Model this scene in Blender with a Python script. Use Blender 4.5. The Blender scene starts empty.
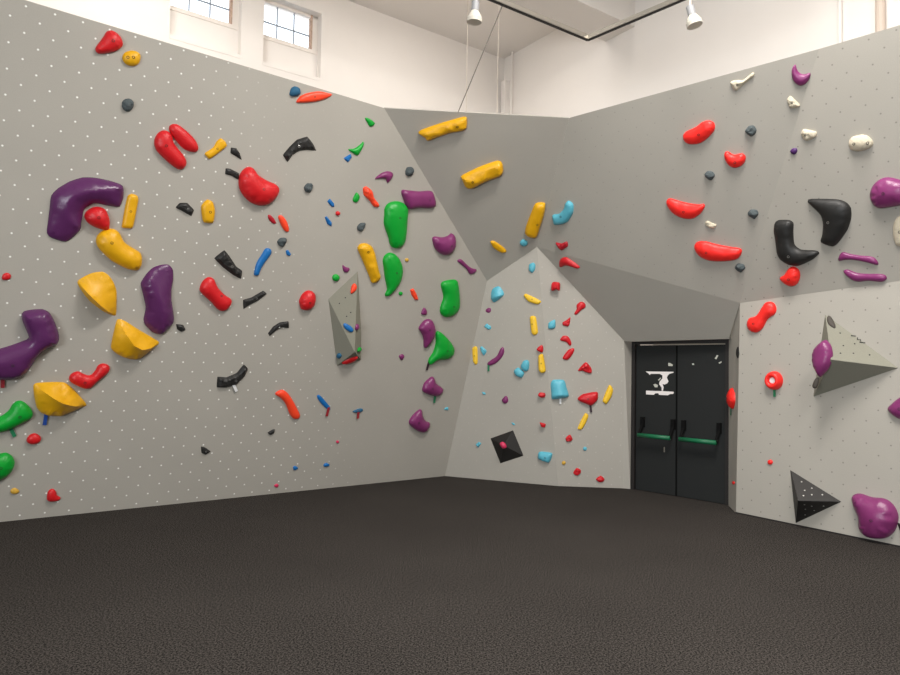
import bpy, bmesh, math, random
from mathutils import Vector, Matrix, noise
from mathutils.geometry import delaunay_2d_cdt
from mathutils.bvhtree import BVHTree
# Measurements of the place, in metres. FR: frame (origin, u, v, normal) of each climbing wall facet;
# PT: corners; HOLDS: colour, facet, outline on the facet, style, height, inner radius, options, label.
FR={'L': [[-4.051, 6.196, 0.0], [0.803937, 0.594715, -0.0], [0.163926, -0.221595, 0.961262], [0.571677, -0.772794, -0.275637]], 'U': [[-0.75, 7.129, 4.23], [0.995387, 0.095942, -0.0], [0.061015, -0.633024, 0.771724], [0.074041, -0.768164, -0.635958]], 'C1': [[-0.034, 9.168, 0.0], [0.919892, -0.392172, 0.0], [-0.043518, -0.102077, 0.993824], [-0.38975, -0.914211, -0.110966]], 'C2': [[1.39, 8.561, 0.0], [0.994977, -0.100108, 0.0], [-0.008457, -0.084055, 0.996425], [-0.09975, -0.99142, -0.084479]], 'R': [[1.06, 8.34, 2.978], [0.752668, -0.6584, 0.0], [-0.296341, -0.33877, 0.892982], [-0.58794, -0.672119, -0.450092]], 'RR': [[3.054, 7.113, 2.204], [0.590703, -0.806889, 0.0], [-0.291133, -0.213131, 0.93264], [-0.752537, -0.550913, -0.360809]], 'RL': [[3.029, 7.149, 0.0], [0.570943, -0.820989, 0.0], [0.0, 0.0, 1.0], [-0.820989, -0.570943, 0.0]], 'D': [[1.06, 8.34, 2.978], [0.719563, -0.694427, 0.0], [-0.378239, -0.39193, 0.838645], [-0.582378, -0.603458, -0.544678]], 'JR': [[3.029, 7.149, 0.0], [-0.203461, -0.979083, 0.0], [0.013999, -0.002909, 0.999898], [-0.978983, 0.20344, 0.014298]], 'DO': [[2.267, 8.441, 0.0], [0.679837, -0.733363, 0.0], [0.0, 0.0, 1.0], [-0.733363, -0.679837, 0.0]], 'V1a': [[-1.041, 7.517, 2.537], [0.920401, 0.390975, -0.0], [0.023831, -0.0561, 0.998141], [0.390248, -0.91869, -0.060952]], 'V1b': [[-1.349, 7.409, 2.204], [0.938817, -0.344416, 0.0], [-0.134975, -0.367918, 0.92001], [-0.316866, -0.863721, -0.391895]], 'V1c': [[-1.041, 7.517, 2.537], [0.167862, 0.98581, -0.0], [0.033035, -0.005625, 0.999438], [0.985257, -0.167768, -0.033511]], 'V1d': [[-1.283, 7.722, 1.46], [0.550263, 0.834992, -0.0], [0.715912, -0.471788, 0.514671], [0.429746, -0.283204, -0.857388]], 'V2b': [[3.553, 6.396, 2.043], [0.969335, -0.245745, 0.0], [0.155229, 0.612297, 0.775239], [-0.190511, -0.751466, 0.631668]], 'V2e': [[3.386, 6.22, 1.632], [0.36247, -0.931996, 0.0], [0.057668, 0.022428, 0.998084], [-0.93021, -0.361775, 0.061876]], 'V4a': [[0.71, 8.694, 0.477], [0.919892, -0.392172, 0.0], [-0.043518, -0.102077, 0.993824], [-0.38975, -0.914211, -0.110966]]}
PT={'L0': [-8.4723, 2.9252, 0.0], 'F': [-0.0337, 9.1677, 0.0], 'B': [0.4604, 8.6142, 2.5767], 'A': [-0.7502, 7.1291, 4.2296], 'Ltop': [-7.725, 1.9164, 4.3783], 'Tp': [1.2637, 7.3232, 4.2296], 'Q': [1.0597, 8.3401, 2.9775], 'G': [1.3904, 8.5606, 0.0], 'H': [2.1842, 8.4807, 0.0], 'J': [2.1459, 8.3287, 1.8288], 'dl': [2.2671, 8.4414, 0.0], 'dr': [3.1092, 7.533, 0.0], 'DTl': [2.2702, 8.438, 1.8348], 'DTr': [3.1096, 7.5326, 1.8463], 'DTlD': [2.2227, 8.261, 1.8217], 'DTrD': [3.0675, 7.4307, 1.8383], 'rr': [3.0294, 7.1489, 0.0], 'r2e': [5.0486, 4.2453, 0.0], 'R1': [3.0542, 7.1133, 2.2042], 'R2e': [5.0397, 4.2581, 2.4224], 'T2': [3.1157, 5.6847, 4.2572], 'T3e': [3.9679, 4.5687, 4.1838], 'h_far': [0.8681, 11.7127, 0.0], 'h_left': [-11.1157, 2.8477, 0.0], 'h_right': [9.0932, -0.1146, 0.0], 'h_near': [-2.8906, -8.9796, 0.0]}
VOL={'V1': {'f': 'L', 'base': [[3.205, 2.639, 0.0], [2.894, 2.292, -0.0], [3.132, 1.519, -0.0], [3.433, 1.596, -0.0], [3.373, 1.943, 0.0]], 'apex': [3.218, 1.744, 0.2]}, 'V2': {'f': 'RL', 'base': [[0.917, 2.043, 0.0], [0.802, 1.252, 0.0], [1.542, 1.54, 0.0]], 'apex': [1.115, 1.606, 0.3]}, 'V3': {'f': 'RL', 'base': [[0.576, 0.531, 0.0], [0.63, 0.018, 0.0], [1.062, 0.303, -0.0]], 'apex': [0.76, 0.279, 0.2]}, 'V4': {'f': 'C1', 'base': [[0.655, 0.553, 0.0], [0.788, 0.223, 0.0], [1.114, 0.349, 0.0], [0.975, 0.682, 0.0]], 'apex': [0.87, 0.49, 0.09]}, 'V5': {'f': 'RL', 'base': [[1.514, 0.207, -0.0], [1.565, 0.04, 0.0], [1.806, 0.135, 0.0]], 'apex': [1.651, 0.179, 0.15]}}
STK=[[[0.19, 1.459], [0.562, 1.462], [0.562, 1.451], [0.509, 1.436], [0.485, 1.412], [0.476, 1.389], [0.498, 1.346], [0.481, 1.321], [0.447, 1.307], [0.418, 1.312], [0.435, 1.273], [0.425, 1.233], [0.409, 1.232], [0.408, 1.268], [0.374, 1.311], [0.383, 1.342], [0.417, 1.379], [0.417, 1.415], [0.383, 1.433], [0.263, 1.431], [0.245, 1.415], [0.238, 1.43]], [[0.199, 1.224], [0.335, 1.225], [0.413, 1.228], [0.563, 1.225], [0.568, 1.212], [0.558, 1.199], [0.52, 1.197], [0.491, 1.18], [0.374, 1.18], [0.364, 1.199], [0.325, 1.197], [0.305, 1.177], [0.199, 1.178]], [[0.296, 1.302], [0.324, 1.312], [0.359, 1.297], [0.352, 1.27], [0.319, 1.269]], [[0.494, 1.568], [0.518, 1.565], [0.555, 1.545], [0.545, 1.528], [0.494, 1.531]], [[0.359, 1.36], [0.393, 1.389], [0.401, 1.38], [0.371, 1.349]]]
STK2=[[[1.094, 1.664], [1.111, 1.657], [1.087, 1.613], [1.067, 1.621]], [[1.111, 1.575], [1.145, 1.592], [1.15, 1.582], [1.127, 1.563]], [[0.796, 1.564], [0.819, 1.564], [0.821, 1.546], [0.798, 1.546]]]
ZIG=[[0.167, -0.275], [0.223, -0.282], [0.211, -0.323], [0.239, -0.323], [0.224, -0.355], [0.279, -0.364]]
HOLDS=[
('red', 'L', [[0.458, 4.213], [0.486, 4.204], [0.547, 4.227], [0.608, 4.261], [0.649, 4.307], [0.652, 4.341], [0.63, 4.382], [0.589, 4.41], [0.551, 4.412], [0.521, 4.39], [0.505, 4.352], [0.478, 4.298], [0.452, 4.245]], 'r', 0.065, 0.072, {}, 'red pear shaped hold highest on the left wall near its top edge'),
('yellow', 'L', [[0.669, 4.193], [0.701, 4.172], [0.746, 4.174], [0.786, 4.202], [0.8, 4.247], [0.793, 4.286], [0.762, 4.301], [0.716, 4.295], [0.673, 4.266], [0.657, 4.228]], 'r', 0.046, 0.058, {'bolts': [[0.695, 4.232], [0.736, 4.243]]}, 'roundish yellow hold with two bolt holes beside the topmost red hold'),
('slate', 'L', [[0.689, 3.82], [0.72, 3.791], [0.753, 3.799], [0.779, 3.837], [0.778, 3.883], [0.75, 3.905], [0.711, 3.895], [0.688, 3.865]], 'k', 0.043, 0.043, {}, 'small dark grey rock hold below the round yellow hold'),
('purple', 'L', [[0.208, 2.876], [0.203, 2.763], [0.199, 2.67], [0.223, 2.631], [0.287, 2.61], [0.35, 2.603], [0.397, 2.645], [0.453, 2.725], [0.454, 2.784], [0.46, 2.842], [0.466, 2.901], [0.504, 2.943], [0.554, 2.969], [0.633, 2.963], [0.7, 2.961], [0.743, 2.965], [0.764, 3.035], [0.766, 3.109], [0.748, 3.161], [0.669, 3.18], [0.537, 3.188], [0.436, 3.174], [0.339, 3.122], [0.258, 3.05], [0.213, 2.982]], 'm', 0.106, 0.125, {'ridge': [[0.759, 3.144], [0.622, 3.106], [0.469, 3.067], [0.371, 3.022], [0.327, 2.937], [0.326, 2.866], [0.375, 2.787], [0.448, 2.739]]}, 'very large dark purple arch hold curving over a red ball hold'),
('red', 'L', [[0.497, 2.796], [0.558, 2.761], [0.625, 2.747], [0.668, 2.746], [0.676, 2.814], [0.662, 2.871], [0.631, 2.925], [0.583, 2.944], [0.532, 2.932], [0.483, 2.888], [0.471, 2.843]], 'r', 0.084, 0.084, {}, 'red ball hold tucked under the large purple arch'),
('yellow', 'L', [[0.785, 2.962], [0.776, 2.826], [0.775, 2.788], [0.828, 2.785], [0.868, 2.801], [0.883, 2.946], [0.891, 3.053], [0.878, 3.088], [0.835, 3.099], [0.8, 3.075]], 'm', 0.034, 0.049, {'bolts': [[0.832, 2.943]]}, 'upright yellow bar hold right of the large purple arch'),
('yellow', 'L', [[0.597, 2.588], [0.641, 2.541], [0.713, 2.481], [0.799, 2.437], [0.871, 2.413], [0.935, 2.411], [0.967, 2.454], [0.971, 2.516], [0.949, 2.576], [0.882, 2.614], [0.808, 2.659], [0.76, 2.736], [0.704, 2.766], [0.638, 2.75], [0.589, 2.699], [0.577, 2.645]], 'r', 0.093, 0.104, {}, 'fat yellow banana shaped hold below the red ball hold'),
('red', 'L', [[-0.094, 2.231], [-0.07, 2.228], [-0.041, 2.24], [-0.035, 2.269], [-0.056, 2.292], [-0.085, 2.283], [-0.098, 2.256]], 'r', 0.021, 0.027, {}, 'tiny red hold alone at the left edge, level with the yellow bowls'),
('yellow', 'L', [[0.508, 2.169], [0.573, 2.091], [0.659, 2.024], [0.731, 1.985], [0.794, 1.973], [0.792, 2.083], [0.781, 2.206], [0.747, 2.288], [0.701, 2.346], [0.652, 2.371], [0.573, 2.353], [0.51, 2.313], [0.457, 2.261]], 'm', 0.146, 0.127, {'ridge': [[0.459, 2.262], [0.54, 2.179], [0.648, 2.08], [0.714, 2.023], [0.794, 1.976]], 'flatside': 1}, 'big yellow half bowl hold tip to tip with the bowl below it'),
('yellow', 'L', [[0.791, 1.832], [0.779, 1.72], [0.78, 1.656], [0.853, 1.593], [0.957, 1.555], [1.044, 1.565], [1.125, 1.652], [1.201, 1.726], [1.12, 1.781], [0.988, 1.857], [0.882, 1.923], [0.811, 1.943]], 'm', 0.161, 0.146, {'ridge': [[0.813, 1.937], [0.868, 1.835], [0.941, 1.733], [1.018, 1.692], [1.106, 1.695], [1.196, 1.724]], 'flatside': 1}, 'big yellow half bowl hold beside the tall purple hold, opening upward'),
('purple', 'L', [[-0.202, 1.434], [-0.116, 1.36], [-0.008, 1.353], [0.064, 1.368], [0.123, 1.414], [0.168, 1.498], [0.201, 1.575], [0.26, 1.637], [0.334, 1.678], [0.355, 1.725], [0.346, 1.793], [0.307, 1.897], [0.265, 1.97], [0.213, 1.997], [0.139, 1.989], [0.079, 1.973], [0.057, 1.943], [0.066, 1.884], [0.101, 1.797], [0.124, 1.731], [0.07, 1.699], [-0.012, 1.659], [-0.094, 1.625], [-0.185, 1.566]], 'm', 0.118, 0.139, {'tag': ('redtag', [-0.049, 1.36], [-0.045, 1.282])}, 'large bent purple hold cut by the left edge, with a red tag'),
('red', 'L', [[0.471, 1.331], [0.52, 1.299], [0.577, 1.271], [0.638, 1.271], [0.696, 1.339], [0.76, 1.404], [0.785, 1.453], [0.774, 1.493], [0.724, 1.512], [0.684, 1.492], [0.66, 1.436], [0.622, 1.395], [0.566, 1.411], [0.524, 1.434], [0.472, 1.41], [0.455, 1.371]], 'r', 0.057, 0.063, {}, 'red V shaped hold above the lowest yellow half bowl'),
('yellow', 'L', [[0.195, 1.196], [0.223, 1.086], [0.271, 1.03], [0.364, 1.003], [0.455, 1.016], [0.546, 1.069], [0.621, 1.103], [0.565, 1.182], [0.491, 1.271], [0.421, 1.327], [0.304, 1.33], [0.215, 1.323], [0.182, 1.305]], 'm', 0.178, 0.154, {'ridge': [[0.185, 1.301], [0.283, 1.254], [0.404, 1.185], [0.514, 1.135], [0.617, 1.105]], 'flatside': 1, 'tag': ('bluetag', [0.296, 1.018], [0.29, 0.926])}, 'lowest big yellow half bowl hold, with a blue tag hanging under it'),
('green', 'L', [[-0.111, 0.993], [-0.156, 0.933], [-0.117, 0.87], [-0.044, 0.87], [0.028, 0.894], [0.101, 0.938], [0.18, 0.99], [0.196, 1.029], [0.174, 1.085], [0.127, 1.14], [0.082, 1.16], [0.04, 1.134], [0.007, 1.066], [-0.051, 1.014]], 'r', 0.078, 0.086, {'tag': ('greentag', [0.036, 0.897], [0.069, 0.826])}, 'dark green hold at the left edge with a green tag'),
('red', 'L', [[0.168, 0.76], [0.208, 0.741], [0.252, 0.751], [0.274, 0.782], [0.261, 0.819], [0.221, 0.846], [0.177, 0.828], [0.16, 0.789]], 'r', 0.043, 0.048, {}, 'small red oval hold below the lowest yellow half bowl'),
('green', 'L', [[-0.137, 0.531], [-0.083, 0.415], [-0.022, 0.417], [0.038, 0.46], [0.073, 0.513], [0.082, 0.576], [0.06, 0.634], [0.015, 0.672], [-0.034, 0.667], [-0.107, 0.661]], 'r', 0.092, 0.102, {}, 'lowest green hold at the left edge, without a tag'),
('ochre', 'L', [[0.068, 0.28], [0.094, 0.264], [0.125, 0.271], [0.131, 0.295], [0.097, 0.326], [0.066, 0.31]], 'r', 0.02, 0.025, {}, 'tiny ochre hold low at the left edge under the green hold'),
('red', 'L', [[0.361, 0.173], [0.395, 0.157], [0.449, 0.162], [0.468, 0.189], [0.439, 0.214], [0.423, 0.258], [0.394, 0.287], [0.361, 0.265], [0.354, 0.207]], 'r', 0.038, 0.042, {}, 'red thumb shaped hold just above the floor at the left'),
('purple', 'L', [[0.988, 2.252], [1.013, 2.175], [1.043, 2.065], [1.034, 1.951], [1.054, 1.896], [1.127, 1.826], [1.204, 1.809], [1.274, 1.874], [1.312, 1.95], [1.286, 2.081], [1.267, 2.161], [1.258, 2.258], [1.263, 2.356], [1.249, 2.451], [1.204, 2.494], [1.138, 2.484], [1.068, 2.449], [1.016, 2.381], [0.978, 2.298]], 'm', 0.102, 0.137, {'ridge': [[1.03, 2.39], [1.068, 2.29], [1.13, 2.183], [1.176, 2.09], [1.208, 1.994], [1.203, 1.816]]}, 'tall glossy purple hold with a narrow waist right of the yellow bowls'),
('red', 'L', [[0.997, 3.517], [1.059, 3.463], [1.136, 3.411], [1.205, 3.381], [1.247, 3.398], [1.267, 3.45], [1.243, 3.506], [1.178, 3.568], [1.132, 3.619], [1.122, 3.661], [1.085, 3.697], [1.035, 3.698], [0.99, 3.655], [0.973, 3.586]], 'r', 0.069, 0.081, {}, 'larger left half of the pair of red bean holds'),
('red', 'L', [[1.102, 3.686], [1.15, 3.637], [1.222, 3.577], [1.298, 3.558], [1.349, 3.572], [1.354, 3.619], [1.315, 3.679], [1.234, 3.737], [1.158, 3.775], [1.108, 3.768], [1.084, 3.734]], 'r', 0.054, 0.068, {'nobolt': 1}, 'narrower right half of the pair of red bean holds'),
('yellow', 'L', [[1.438, 3.544], [1.468, 3.526], [1.513, 3.566], [1.568, 3.623], [1.614, 3.679], [1.588, 3.72], [1.547, 3.735], [1.513, 3.697], [1.489, 3.638], [1.419, 3.571]], 'm', 0.029, 0.042, {'bolts': [[1.522, 3.633]]}, 'slanting yellow block hold right of the pair of red beans'),
('black', 'L', [[1.656, 3.62], [1.715, 3.597], [1.77, 3.576], [1.743, 3.634], [1.706, 3.674], [1.653, 3.671]], 'a', 0.022, 0.032, {}, 'small black wedge hold above the big red kidney hold'),
('black', 'L', [[1.63, 3.416], [1.69, 3.411], [1.762, 3.384], [1.759, 3.447], [1.666, 3.475], [1.627, 3.47]], 'a', 0.021, 0.03, {}, 'small black slab hold touching the big red kidney hold'),
('red', 'L', [[1.779, 3.308], [1.834, 3.237], [1.916, 3.185], [2.011, 3.171], [2.093, 3.204], [2.153, 3.272], [2.177, 3.35], [2.143, 3.403], [2.045, 3.427], [1.946, 3.466], [1.889, 3.52], [1.831, 3.522], [1.78, 3.468], [1.761, 3.401]], 'r', 0.106, 0.132, {'bolts': [[1.989, 3.34]]}, 'big glossy red kidney shaped hold in the middle of the left wall'),
('black', 'L', [[1.284, 3.006], [1.363, 2.975], [1.38, 3.036], [1.313, 3.091], [1.246, 3.081], [1.214, 3.034]], 'a', 0.026, 0.043, {'bolts': [[1.322, 3.038]]}, 'black angular hold left of the upright yellow hexagon hold'),
('yellow', 'L', [[1.455, 3.0], [1.483, 2.932], [1.568, 2.939], [1.575, 3.05], [1.546, 3.133], [1.489, 3.152], [1.442, 3.085]], 'm', 0.043, 0.062, {'bolts': [[1.521, 3.04]]}, 'small upright yellow hexagon hold below the pair of red beans'),
('black', 'L', [[1.716, 2.519], [1.823, 2.453], [1.909, 2.419], [1.91, 2.504], [1.846, 2.54], [1.768, 2.633], [1.708, 2.689], [1.621, 2.6]], 'a', 0.035, 0.059, {'bolts': [[1.793, 2.538]]}, 'long black angular hold slanting down beside the blue bar'),
('blue', 'L', [[2.053, 2.466], [2.086, 2.478], [2.097, 2.531], [2.137, 2.622], [2.184, 2.705], [2.172, 2.755], [2.119, 2.754], [2.085, 2.685], [2.045, 2.595], [2.032, 2.49]], 'r', 0.031, 0.039, {}, 'slim blue curved bar hold on the left wall'),
('red', 'L', [[1.552, 2.23], [1.64, 2.161], [1.705, 2.097], [1.758, 2.075], [1.813, 2.104], [1.842, 2.166], [1.83, 2.209], [1.762, 2.246], [1.688, 2.316], [1.638, 2.396], [1.58, 2.407], [1.53, 2.353], [1.515, 2.277]], 'r', 0.066, 0.078, {'bolts': [[1.721, 2.24]]}, 'red hold with a wide and a narrow end, right of tall purple hold'),
('black', 'L', [[1.973, 2.112], [2.033, 2.159], [2.114, 2.209], [2.197, 2.286], [2.153, 2.318], [2.04, 2.239], [1.957, 2.206]], 'a', 0.022, 0.037, {'bolts': [[2.09, 2.235]]}, 'black wedge hold rising rightward, right of the red two-lobed hold'),
('black', 'L', [[1.35, 1.866], [1.391, 1.844], [1.428, 1.866], [1.399, 1.915], [1.332, 1.92]], 'a', 0.022, 0.031, {}, 'tiny black hold beside the lower end of the tall purple hold'),
('black', 'L', [[2.291, 1.839], [2.339, 1.89], [2.406, 1.939], [2.491, 1.934], [2.475, 2.01], [2.38, 1.993], [2.313, 1.944], [2.268, 1.869]], 'a', 0.022, 0.031, {'bolts': [[2.382, 1.94]]}, 'small black arched hold below left of the round red hold'),
('black', 'L', [[1.8, 1.273], [1.9, 1.267], [2.001, 1.299], [2.078, 1.391], [2.103, 1.473], [2.052, 1.522], [1.985, 1.427], [1.886, 1.381], [1.795, 1.386]], 'a', 0.035, 0.058, {'bolts': [[1.98, 1.352]], 'tag': ('whitetag', [1.982, 1.277], [2.009, 1.23])}, 'black upward curving hold with a pale tag, low on left wall'),
('black', 'L', [[1.727, 0.555], [1.772, 0.53], [1.82, 0.564], [1.754, 0.615], [1.713, 0.626]], 'a', 0.021, 0.03, {'bolts': [[1.767, 0.571]]}, 'tiny black pointed hold low on the left wall'),
('black', 'L', [[2.456, 0.714], [2.496, 0.745], [2.494, 0.784], [2.457, 0.776], [2.414, 0.743]], 'a', 0.017, 0.024, {}, 'tiny black hold below the long orange hold'),
('magenta', 'L', [[2.618, 0.071], [2.636, 0.1], [2.607, 0.121], [2.58, 0.099]], 'r', 0.013, 0.016, {}, 'tiny magenta hold just above the floor line, left of the blue knobs'),
('blueslate', 'L', [[2.161, 4.276], [2.191, 4.271], [2.241, 4.291], [2.263, 4.32], [2.244, 4.363], [2.202, 4.373], [2.163, 4.346], [2.153, 4.293]], 'r', 0.043, 0.043, {}, 'round slate blue hold at the top edge beside the orange spindle'),
('orange', 'L', [[2.32, 4.243], [2.44, 4.283], [2.541, 4.336], [2.601, 4.392], [2.532, 4.394], [2.442, 4.384], [2.324, 4.335], [2.26, 4.288], [2.231, 4.225]], 'm', 0.032, 0.045, {'bolts': [[2.407, 4.32]]}, 'orange spindle hold along the top edge of the left wall'),
('black', 'L', [[2.228, 3.644], [2.273, 3.722], [2.337, 3.776], [2.423, 3.802], [2.514, 3.812], [2.466, 3.877], [2.395, 3.929], [2.294, 3.878], [2.227, 3.795], [2.17, 3.702]], 'a', 0.036, 0.059, {'bolts': [[2.311, 3.817]]}, 'broad black arched hold in the upper middle of the left wall'),
('green', 'L', [[3.037, 4.211], [3.074, 4.176], [3.115, 4.193], [3.121, 4.229], [3.049, 4.256], [3.004, 4.25]], 'r', 0.024, 0.03, {}, 'small green hold closest to the top corner of the left wall'),
('green', 'L', [[2.906, 3.877], [2.969, 3.855], [2.996, 3.873], [3.031, 3.958], [3.026, 4.013], [2.998, 3.977], [2.938, 3.922], [2.863, 3.898]], 'r', 0.029, 0.037, {}, 'small green horned hold just above a small blue wedge'),
('blue', 'L', [[2.887, 3.764], [2.921, 3.823], [2.901, 3.857], [2.829, 3.796]], 'a', 0.019, 0.027, {}, 'small blue wedge hold just under the green horned hold'),
('slate', 'L', [[2.459, 3.387], [2.506, 3.383], [2.532, 3.433], [2.519, 3.479], [2.464, 3.473], [2.435, 3.426]], 'k', 0.039, 0.039, {}, 'grey rock hold right of the big red kidney hold'),
('darkred', 'L', [[2.115, 3.048], [2.155, 3.017], [2.195, 3.019], [2.166, 3.066], [2.117, 3.099], [2.098, 3.085]], 'r', 0.017, 0.022, {}, 'tiny dark red sliver hold left of an orange sliver'),
('orange', 'L', [[2.253, 3.005], [2.306, 2.952], [2.34, 2.965], [2.31, 3.047], [2.248, 3.107], [2.205, 3.092]], 'r', 0.027, 0.034, {}, 'small orange sliver hold under the big red kidney hold'),
('slate', 'L', [[2.253, 2.805], [2.301, 2.788], [2.329, 2.843], [2.319, 2.889], [2.26, 2.881], [2.23, 2.84]], 'k', 0.041, 0.041, {}, 'grey rock hold under the orange sliver, right of the blue bar'),
('blue', 'L', [[2.351, 2.714], [2.389, 2.704], [2.4, 2.728], [2.361, 2.767], [2.336, 2.756]], 'a', 0.015, 0.021, {}, 'tiny blue chip hold just under a grey rock hold'),
('blue', 'L', [[2.773, 3.28], [2.808, 3.28], [2.796, 3.319], [2.741, 3.359], [2.717, 3.324]], 'a', 0.015, 0.022, {}, 'upper of the two small blue wedges beside a tiny red dot'),
('red', 'L', [[2.875, 3.239], [2.857, 3.245], [2.84, 3.239], [2.83, 3.225], [2.833, 3.208], [2.847, 3.197], [2.865, 3.197], [2.88, 3.207], [2.884, 3.224]], 'r', 0.023, 0.023, {}, 'tiny round red dot hold between two blue wedges'),
('blue', 'L', [[2.755, 3.091], [2.807, 3.072], [2.804, 3.116], [2.736, 3.172], [2.715, 3.157]], 'a', 0.017, 0.024, {}, 'lower of the two small blue wedges beside a tiny red dot'),
('green', 'L', [[3.052, 3.365], [3.081, 3.4], [3.079, 3.444], [3.037, 3.473], [3.006, 3.388]], 'r', 0.025, 0.032, {}, 'small green drop hold left of the orange twisted hold'),
('orange', 'L', [[3.13, 3.462], [3.211, 3.412], [3.274, 3.357], [3.331, 3.357], [3.331, 3.394], [3.256, 3.455], [3.222, 3.522], [3.143, 3.558], [3.107, 3.53]], 'k', 0.037, 0.047, {}, 'orange twisted hold up and left of the big green hold'),
('plum', 'L', [[3.29, 3.666], [3.363, 3.674], [3.398, 3.638], [3.443, 3.706], [3.438, 3.754], [3.378, 3.763], [3.3, 3.726], [3.233, 3.656]], 'r', 0.038, 0.047, {}, 'small purple beak shaped hold above the orange twisted hold'),
('slate', 'L', [[3.122, 3.079], [3.165, 3.066], [3.202, 3.117], [3.204, 3.167], [3.143, 3.158], [3.109, 3.114]], 'k', 0.036, 0.036, {}, 'grey rock hold directly above the long yellow hold'),
('plum', 'L', [[3.016, 2.631], [3.047, 2.597], [3.086, 2.606], [3.096, 2.648], [3.047, 2.658], [3.007, 2.677]], 'r', 0.022, 0.028, {}, 'tiny purple crescent hold above the white pyramid volume'),
('green', 'L', [[2.978, 2.557], [2.95, 2.569], [2.921, 2.561], [2.905, 2.538], [2.91, 2.511], [2.933, 2.491], [2.963, 2.489], [2.987, 2.505], [2.993, 2.532]], 'r', 0.033, 0.037, {}, 'small round green hold left of the white pyramid volume top'),
('red', 'L', [[2.573, 2.201], [2.604, 2.151], [2.672, 2.146], [2.733, 2.193], [2.743, 2.277], [2.715, 2.343], [2.648, 2.362], [2.588, 2.32], [2.561, 2.245]], 'r', 0.085, 0.085, {}, 'round red hold left of the white pyramid volume'),
('yellow', 'L', [[3.2, 2.811], [3.285, 2.689], [3.358, 2.581], [3.404, 2.509], [3.467, 2.524], [3.504, 2.585], [3.462, 2.668], [3.388, 2.832], [3.329, 2.92], [3.249, 2.948], [3.179, 2.93], [3.152, 2.88]], 'k', 0.066, 0.082, {}, 'long yellow hold left of the second green hold'),
('green', 'L', [[3.421, 3.289], [3.436, 3.188], [3.515, 3.057], [3.567, 2.959], [3.639, 2.933], [3.702, 2.956], [3.745, 3.029], [3.74, 3.163], [3.725, 3.295], [3.711, 3.388], [3.649, 3.45], [3.558, 3.462], [3.455, 3.428], [3.413, 3.362]], 'r', 0.091, 0.151, {}, 'tallest green hold, highest of the big green holds'),
('green', 'L', [[3.527, 2.695], [3.564, 2.582], [3.616, 2.459], [3.599, 2.399], [3.611, 2.37], [3.658, 2.384], [3.732, 2.469], [3.78, 2.572], [3.782, 2.681], [3.745, 2.776], [3.668, 2.855], [3.584, 2.88], [3.523, 2.852], [3.496, 2.788]], 'r', 0.081, 0.116, {}, 'green hold pointed at its foot, directly below the tallest green'),
('plum', 'L', [[3.631, 3.498], [3.693, 3.413], [3.753, 3.398], [3.839, 3.426], [3.998, 3.446], [4.073, 3.481], [4.066, 3.538], [4.022, 3.608], [3.978, 3.649], [3.822, 3.617], [3.666, 3.603], [3.6, 3.599], [3.589, 3.566]], 'm', 0.072, 0.103, {}, 'wide purple rectangular hold beside the tallest green hold'),
('plum', 'L', [[4.175, 3.002], [4.273, 2.943], [4.362, 2.936], [4.437, 2.992], [4.463, 3.077], [4.426, 3.174], [4.375, 3.207], [4.334, 3.172], [4.254, 3.142], [4.145, 3.138], [4.116, 3.104]], 'r', 0.087, 0.108, {}, 'purple shield shaped hold near the wall bend, above the bone hold'),
('ochre', 'L', [[3.833, 2.835], [3.816, 2.84], [3.8, 2.836], [3.792, 2.824], [3.795, 2.809], [3.808, 2.799], [3.825, 2.799], [3.838, 2.808], [3.841, 2.822]], 'r', 0.018, 0.02, {}, 'tiny ochre knob hold between the green and purple holds'),
('plum', 'L', [[4.597, 2.852], [4.701, 2.799], [4.767, 2.743], [4.83, 2.759], [4.863, 2.809], [4.775, 2.822], [4.686, 2.861], [4.591, 2.913], [4.537, 2.887]], 'r', 0.027, 0.034, {}, 'thin purple bone shaped hold at the edge of the wall bend'),
('green', 'L', [[4.399, 2.493], [4.43, 2.411], [4.41, 2.295], [4.436, 2.212], [4.535, 2.171], [4.642, 2.213], [4.7, 2.303], [4.676, 2.43], [4.624, 2.574], [4.567, 2.653], [4.396, 2.621], [4.357, 2.572]], 'r', 0.079, 0.132, {}, 'upright green block hold nearest the wall bend'),
('green', 'L', [[3.828, 2.437], [3.811, 2.443], [3.793, 2.439], [3.783, 2.426], [3.786, 2.41], [3.801, 2.398], [3.82, 2.397], [3.834, 2.406], [3.838, 2.422]], 'r', 0.02, 0.022, {}, 'tiny green knob beside the pointed foot of a green hold'),
('orange', 'L', [[3.963, 2.414], [4.023, 2.357], [4.075, 2.361], [4.036, 2.429], [3.976, 2.492], [3.933, 2.472]], 'a', 0.022, 0.031, {}, 'small red orange chip hold left of the upright green block'),
('plum', 'L', [[4.174, 2.182], [4.227, 2.189], [4.221, 2.237], [4.172, 2.275], [4.146, 2.201]], 'r', 0.027, 0.034, {}, 'tiny purple knob above the purple tooth hold'),
('plum', 'L', [[4.19, 1.967], [4.242, 1.895], [4.271, 1.79], [4.305, 1.774], [4.382, 1.879], [4.4, 1.987], [4.349, 2.091], [4.29, 2.136], [4.208, 2.115], [4.147, 2.017]], 'r', 0.079, 0.098, {}, 'purple tooth shaped hold left of the green pear hold'),
('green', 'L', [[4.439, 1.84], [4.427, 1.721], [4.382, 1.633], [4.385, 1.562], [4.436, 1.563], [4.501, 1.614], [4.616, 1.623], [4.712, 1.662], [4.745, 1.751], [4.675, 1.848], [4.544, 1.947], [4.436, 1.994], [4.416, 1.946]], 'r', 0.091, 0.131, {'tag': ('blacktag', [4.381, 1.558], [4.375, 1.488])}, 'lowest of the big green holds, pear shaped with thin dark tag'),
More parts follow.
